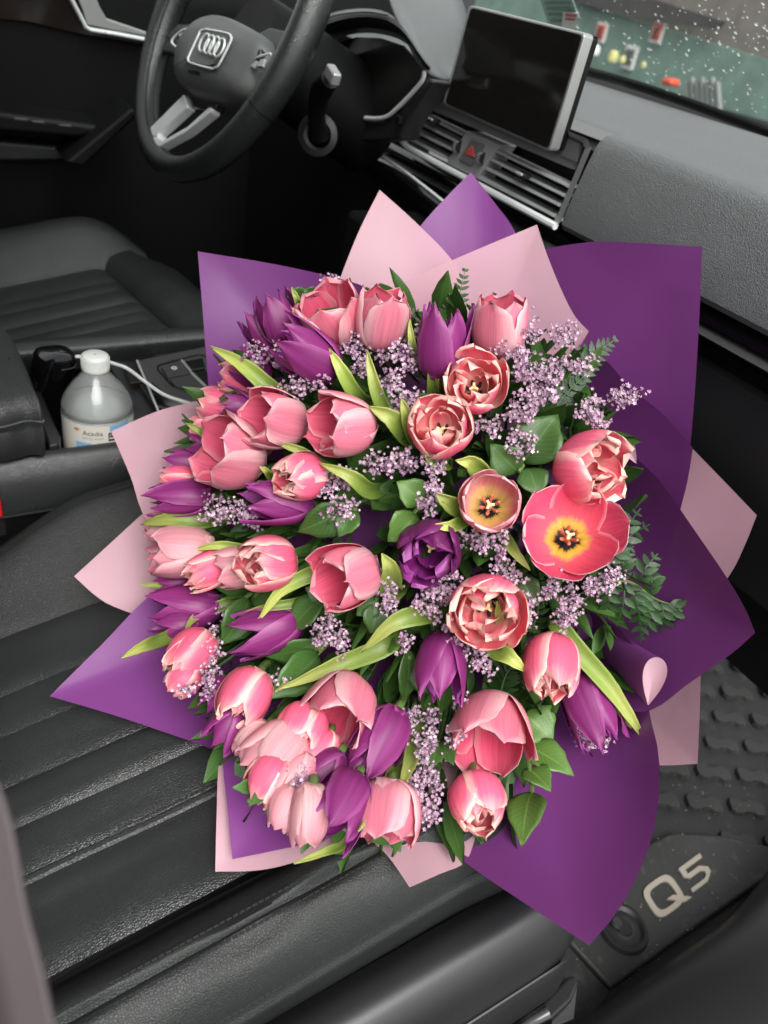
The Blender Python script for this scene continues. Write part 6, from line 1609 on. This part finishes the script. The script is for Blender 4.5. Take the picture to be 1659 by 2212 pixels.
# ------------------------------------------------------------------ wrapping paper
def sheet(edge, anchor, face, label, bulge=0.02, nw=22, wave=0.004, dent=None, seed=0):
    """edge: outer border [(px, py, t, sharp)], anchor: hidden inner border px; face 'purple' or 'pink' is what looks at the lens"""
    segs = [[]]
    for e in edge:
        segs[-1].append(Vector(e[:3]))
        if len(e) > 3 and e[3]: segs.append([Vector(e[:3])])
    segs = [s for s in segs if len(s) > 1]
    out = []
    for s in segs:
        n = 16; r_ = cr(s, n); out += r_ if not out else r_[1:]
    m = len(out); an = cr([Vector(a) for a in anchor], m)
    rows = []; ph = edge[0][0] * 0.37
    feat = lambda x, y: [1, x, y, x * x, y * y, x * y]
    nrm_ = lambda v: ((v.x - 1000) / 600, (v.y - 1100) / 600)
    A_ = []; B_ = []
    for e in edge: A_.append(feat(*nrm_(Vector(e[:3])))); B_.append(e[2])
    for a in an[::4]: A_.append([0.35 * q for q in feat(*nrm_(a))]); B_.append(0.35 * a.z)
    for k in range(3, 6): A_.append([0.10 if q == k else 0 for q in range(6)]); B_.append(0)
    cf = np.linalg.lstsq(np.array(A_), np.array(B_), rcond=None)[0]
    for i in range(nw):
        w_ = i / (nw - 1); r_ = []
        for j in range(m):
            o_ = out[j]; a_ = an[j]; px = a_.x + (o_.x - a_.x) * w_; py = a_.y + (o_.y - a_.y) * w_
            t = float(np.dot(cf, feat(*nrm_(Vector((px, py, 0)))))) + bulge * math.sin(PI * w_) + wave * (math.sin(j / (m - 1) * 5 + ph) + 0.5 * math.sin(j / (m - 1) * 11 + 2 * ph + w_ * 3)) * w_ * w_
            r_.append(P(px, py, t))
        rows.append(r_)
    nrm = Vector(); 
    c1 = rows[nw // 2][m // 2]; nrm = (rows[nw // 2 + 1][m // 2] - c1).cross(rows[nw // 2][m // 2 + 1] - c1)
    flip = nrm.dot(CAM - c1) > 0
    th = 0.00035; front = []; back = []
    for i in range(nw):
        for j in range(m):
            p = rows[i][j]; front.append(p); back.append(p + (p - CAM).normalized() * th)
    N = nw * m; vs = front + back; fs = []; mi = []
    f_, b_ = (0, 1)
    for i in range(nw - 1):
        for j in range(m - 1):
            a = i * m + j; q = (a, a + 1, a + m + 1, a + m)
            fs.append(q if not flip else q[::-1]); mi.append(0)
            q2 = tuple(N + k for k in q); fs.append(q2[::-1] if not flip else q2); mi.append(1)
    for j in range(m - 1):
        a = (nw - 1) * m + j; fs.append((a, a + 1, N + a + 1, N + a)); mi.append(2)
    for i in range(nw - 1):
        for j in (0, m - 1):
            a = i * m + j; fs.append((a, a + m, N + a + m, N + a)); mi.append(2)
    other = 'pink' if face == 'purple' else 'purple'
    o = mk('wrapping_sheet', vs, fs, [M[face], M[face], M['edge']], None, mi=mi, auto=40)
    tag(o, label, 'wrapping paper', 'wrapping paper sheets round the bouquet')
    return o
CT = (950, 1150, 0.86)
sheet([(455, 900, .78), (440, 700, .80), (427, 543, .82, 1), (600, 572, .80), (745, 605, .785), (800, 628, .78), (900, 700, .78)], [(760, 1120, .84), (860, 1000, .86), (980, 1000, .86)], 'purple', 'purple paper sheet with square corner at the upper left', 0.015)
sheet([(720, 640, .80), (733, 605, .80), (775, 500, .82), (820, 410, .84, 1), (900, 482, .83), (975, 560, .82), (1020, 640, .80)], [(860, 980, .86), (920, 980, .87), (980, 980, .87)], 'pink', 'pink paper sheet with the leftmost peak at the top', 0.0)
sheet([(780, 650, .825), (905, 492, .84), (960, 430, .85), (1017, 372, .86, 1), (1070, 440, .85), (1113, 502, .845), (1160, 620, .83)], [(900, 1000, .88), (980, 980, .89), (1080, 980, .88)], 'purple', 'purple paper sheet with the tallest central peak', 0.0)
sheet([(760, 660, .755), (830, 628, .76), (1000, 552, .765), (1160, 485, .77, 1), (1180, 545, .765), (1210, 620, .76), (1240, 680, .75), (1272, 716, .745, 1), (1240, 770, .745), (1200, 830, .745)], [(940, 960, .81), (1000, 960, .82), (1100, 960, .81)], 'pink', 'pale pink paper sheet behind the upper right pink tulip', 0.008, wave=0.004)
sheet([(1100, 560, .835), (1186, 536, .815), (1290, 522, .785), (1400, 526, .77), (1517, 533, .755, 1), (1510, 700, .745), (1500, 860, .735), (1488, 990, .725), (1470, 1092, .72), (1440, 1200, .72)], [(1060, 960, .86), (1120, 1000, .86), (1180, 1080, .84)], 'purple', 'large purple paper sheet with square corner at right', 0.012, wave=0.004)
sheet([(1180, 740, .79), (1290, 765, .765), (1362, 838, .745), (1430, 893, .73), (1497, 968, .715, 1), (1485, 1040, .705), (1470, 1100, .70), (1440, 1220, .69)], [(1080, 1000, .84), (1140, 1060, .84), (1160, 1120, .82)], 'purple', 'dark inner purple sheet behind the right coral tulip', 0.016)
sheet([(1280, 930, .735), (1350, 975, .705), (1420, 1032, .68), (1500, 1145, .655), (1575, 1255, .635), (1612, 1320, .625), (1631, 1367, .62, 1), (1580, 1412, .625), (1490, 1475, .638), (1400, 1536, .655), (1300, 1520, .68)], [(1120, 1080, .80), (1150, 1150, .80), (1130, 1250, .78)], 'purple', 'dark purple sheet with a pointed corner at far right', 0.022)
sheet([(1440, 1000, .765), (1494, 967, .755, 1), (1560, 1035, .74), (1635, 1113, .72, 1), (1608, 1180, .72), (1575, 1244, .72), (1500, 1340, .74)], [(1150, 1080, .84), (1180, 1130, .83), (1180, 1200, .82)], 'pink', 'pink sheet corner jutting out at the far right', 0.01)
sheet([(1440, 1420, .73), (1514, 1455, .705, 1), (1511, 1560, .70), (1507, 1650, .695, 1), (1425, 1653, .71), (1360, 1640, .73)], [(1200, 1300, .84), (1200, 1330, .83), (1200, 1360, .83)], 'pink', 'pink sheet corner at the right over the floor mat', 0.01)
sheet([(1200, 1300, .715), (1300, 1330, .690), (1372, 1395, .664), (1388, 1450, .668), (1400, 1530, .664), (1418, 1600, .660), (1425, 1660, .655), (1421, 1750, .644), (1402, 1830, .630), (1368, 1910, .612), (1330, 1975, .595), (1273, 2042, .575, 1), (1150, 1962, .600), (1005, 1863, .622), (910, 1778, .642), (850, 1700, .655)], [(1080, 1230, .80), (1060, 1300, .80), (960, 1330, .78)], 'purple', 'large purple sheet at the bottom with its tip over the sill', 0.026)
sheet([(690, 1780, .632), (790, 1812, .615), (838, 1850, .606), (885, 1917, .598, 1), (950, 1888, .606), (1005, 1862, .622), (1030, 1800, .64)], [(850, 1500, .70), (900, 1500, .71), (950, 1500, .71)], 'pink', 'pink sheet corner at the bottom on the seat edge', 0.004)
sheet([(500, 1560, .665), (474, 1640, .660), (468, 1760, .650), (465, 1883, .640, 1), (560, 1880, .632), (650, 1858, .628), (755, 1812, .625), (850, 1760, .64)], [(760, 1420, .75), (800, 1430, .75), (860, 1450, .74)], 'pink', 'pink sheet with a straight edge at bottom left, under purple', 0.006)
sheet([(500, 1560, .655), (482, 1640, .650), (492, 1750, .640), (502, 1856, .630, 1), (600, 1836, .624), (690, 1816, .620), (800, 1780, .625)], [(760, 1430, .74), (800, 1440, .74), (860, 1460, .73)], 'purple', 'purple sheet with a square corner at bottom left', 0.006)
sheet([(520, 1180, .77), (345, 1270, .755), (220, 1392, .745), (107, 1504, .735, 1), (240, 1543, .722), (380, 1590, .70), (525, 1642, .672), (620, 1680, .66)], [(760, 1150, .82), (760, 1250, .80), (760, 1400, .76)], 'purple', 'purple sheet lying on the seat with a pointed left corner', 0.010)
sheet([(420, 1030, .79), (325, 1096, .785), (240, 1172, .775), (160, 1245, .765, 1), (208, 1288, .765), (252, 1313, .763), (360, 1350, .765), (480, 1380, .765)], [(760, 1130, .84), (760, 1180, .84), (760, 1240, .82)], 'pink', 'pink sheet corner at the left resting on the seat bolster', 0.008)
sheet([(520, 840, .80), (415, 868, .785), (335, 890, .775), (240, 932, .765, 1), (282, 1030, .755), (318, 1126, .75), (420, 1240, .755)], [(760, 1080, .84), (760, 1120, .84), (760, 1180, .83)], 'pink', 'pink sheet corner at the left beside the water bottle', 0.010, wave=0.006)
# inner liner deep behind the flowers
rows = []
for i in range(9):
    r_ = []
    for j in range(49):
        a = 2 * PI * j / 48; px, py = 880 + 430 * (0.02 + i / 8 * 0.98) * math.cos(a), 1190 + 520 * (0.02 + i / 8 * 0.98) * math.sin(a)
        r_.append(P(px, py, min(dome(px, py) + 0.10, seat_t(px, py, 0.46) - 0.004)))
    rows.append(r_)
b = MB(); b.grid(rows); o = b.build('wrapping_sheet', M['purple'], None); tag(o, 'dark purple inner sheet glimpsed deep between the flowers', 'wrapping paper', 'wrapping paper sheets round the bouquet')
# rolled paper edges
def curl(cxy, rx, ry, rot, t0, depth_, label):
    """teardrop shaped roll of two-tone paper; the pink inside shows at its open end"""
    n = 40; ends = []
    for k in range(n + 1):
        th = 2 * PI * k / n; x = rx * math.sin(th) * math.sin(th / 2) ** 1.1; y = ry * math.cos(th)
        ca, sa = math.cos(rot), math.sin(rot); ends.append((cxy[0] + x * ca - y * sa, cxy[1] + x * sa + y * ca))
    vs = []; m = 10; fs = []; mi = []
    vdir = depth_[2]
    for layer in (0, 1):
        for i in range(m):
            f = i / (m - 1)
            for (px, py) in ends:
                qx = cxy[0] + (px - cxy[0]) * (1 - 0.45 * f) * (1 if layer == 0 else 0.985) + depth_[0] * f; qy = cxy[1] + (py - cxy[1]) * (1 - 0.45 * f) * (1 if layer == 0 else 0.985) + depth_[1] * f
                vs.append(P(qx, qy, t0 + vdir * f))
    K = n + 1; N = m * K
    for i in range(m - 1):
        for k in range(n):
            a = i * K + k; q = (a, a + 1, a + K + 1, a + K); fs.append(q); mi.append(0); fs.append(tuple(N + z for z in q)[::-1]); mi.append(1)
    for k in range(n): fs.append((k, k + 1, N + k + 1, N + k)); mi.append(2)
    # inner web closing the roll a little way in: the paper's own inside turn
    i0 = 0; c0 = len(vs); vs.append(P(cxy[0] + depth_[0] * 0.03, cxy[1] + depth_[1] * 0.03, t0 + vdir * 0.10))
    for k in range(n): fs.append((N + i0 * K + k, N + i0 * K + k + 1, c0)); mi.append(1)
    o = mk('rolled_paper', vs, fs, [M['purple'], M['pink'], M['pink']], None, mi=mi, auto=40); tag(o, label, 'wrapping paper', 'rolled paper edges')
curl((1411, 1472), 34, 53, math.radians(12), 0.640, (-110, -90, 0.07), 'larger teardrop roll of paper showing pink inside at right')
curl((1358, 970), 22, 36, math.radians(-28), 0.690, (-50, -20, 0.05), 'small pink teardrop roll of paper right of the coral tulip')
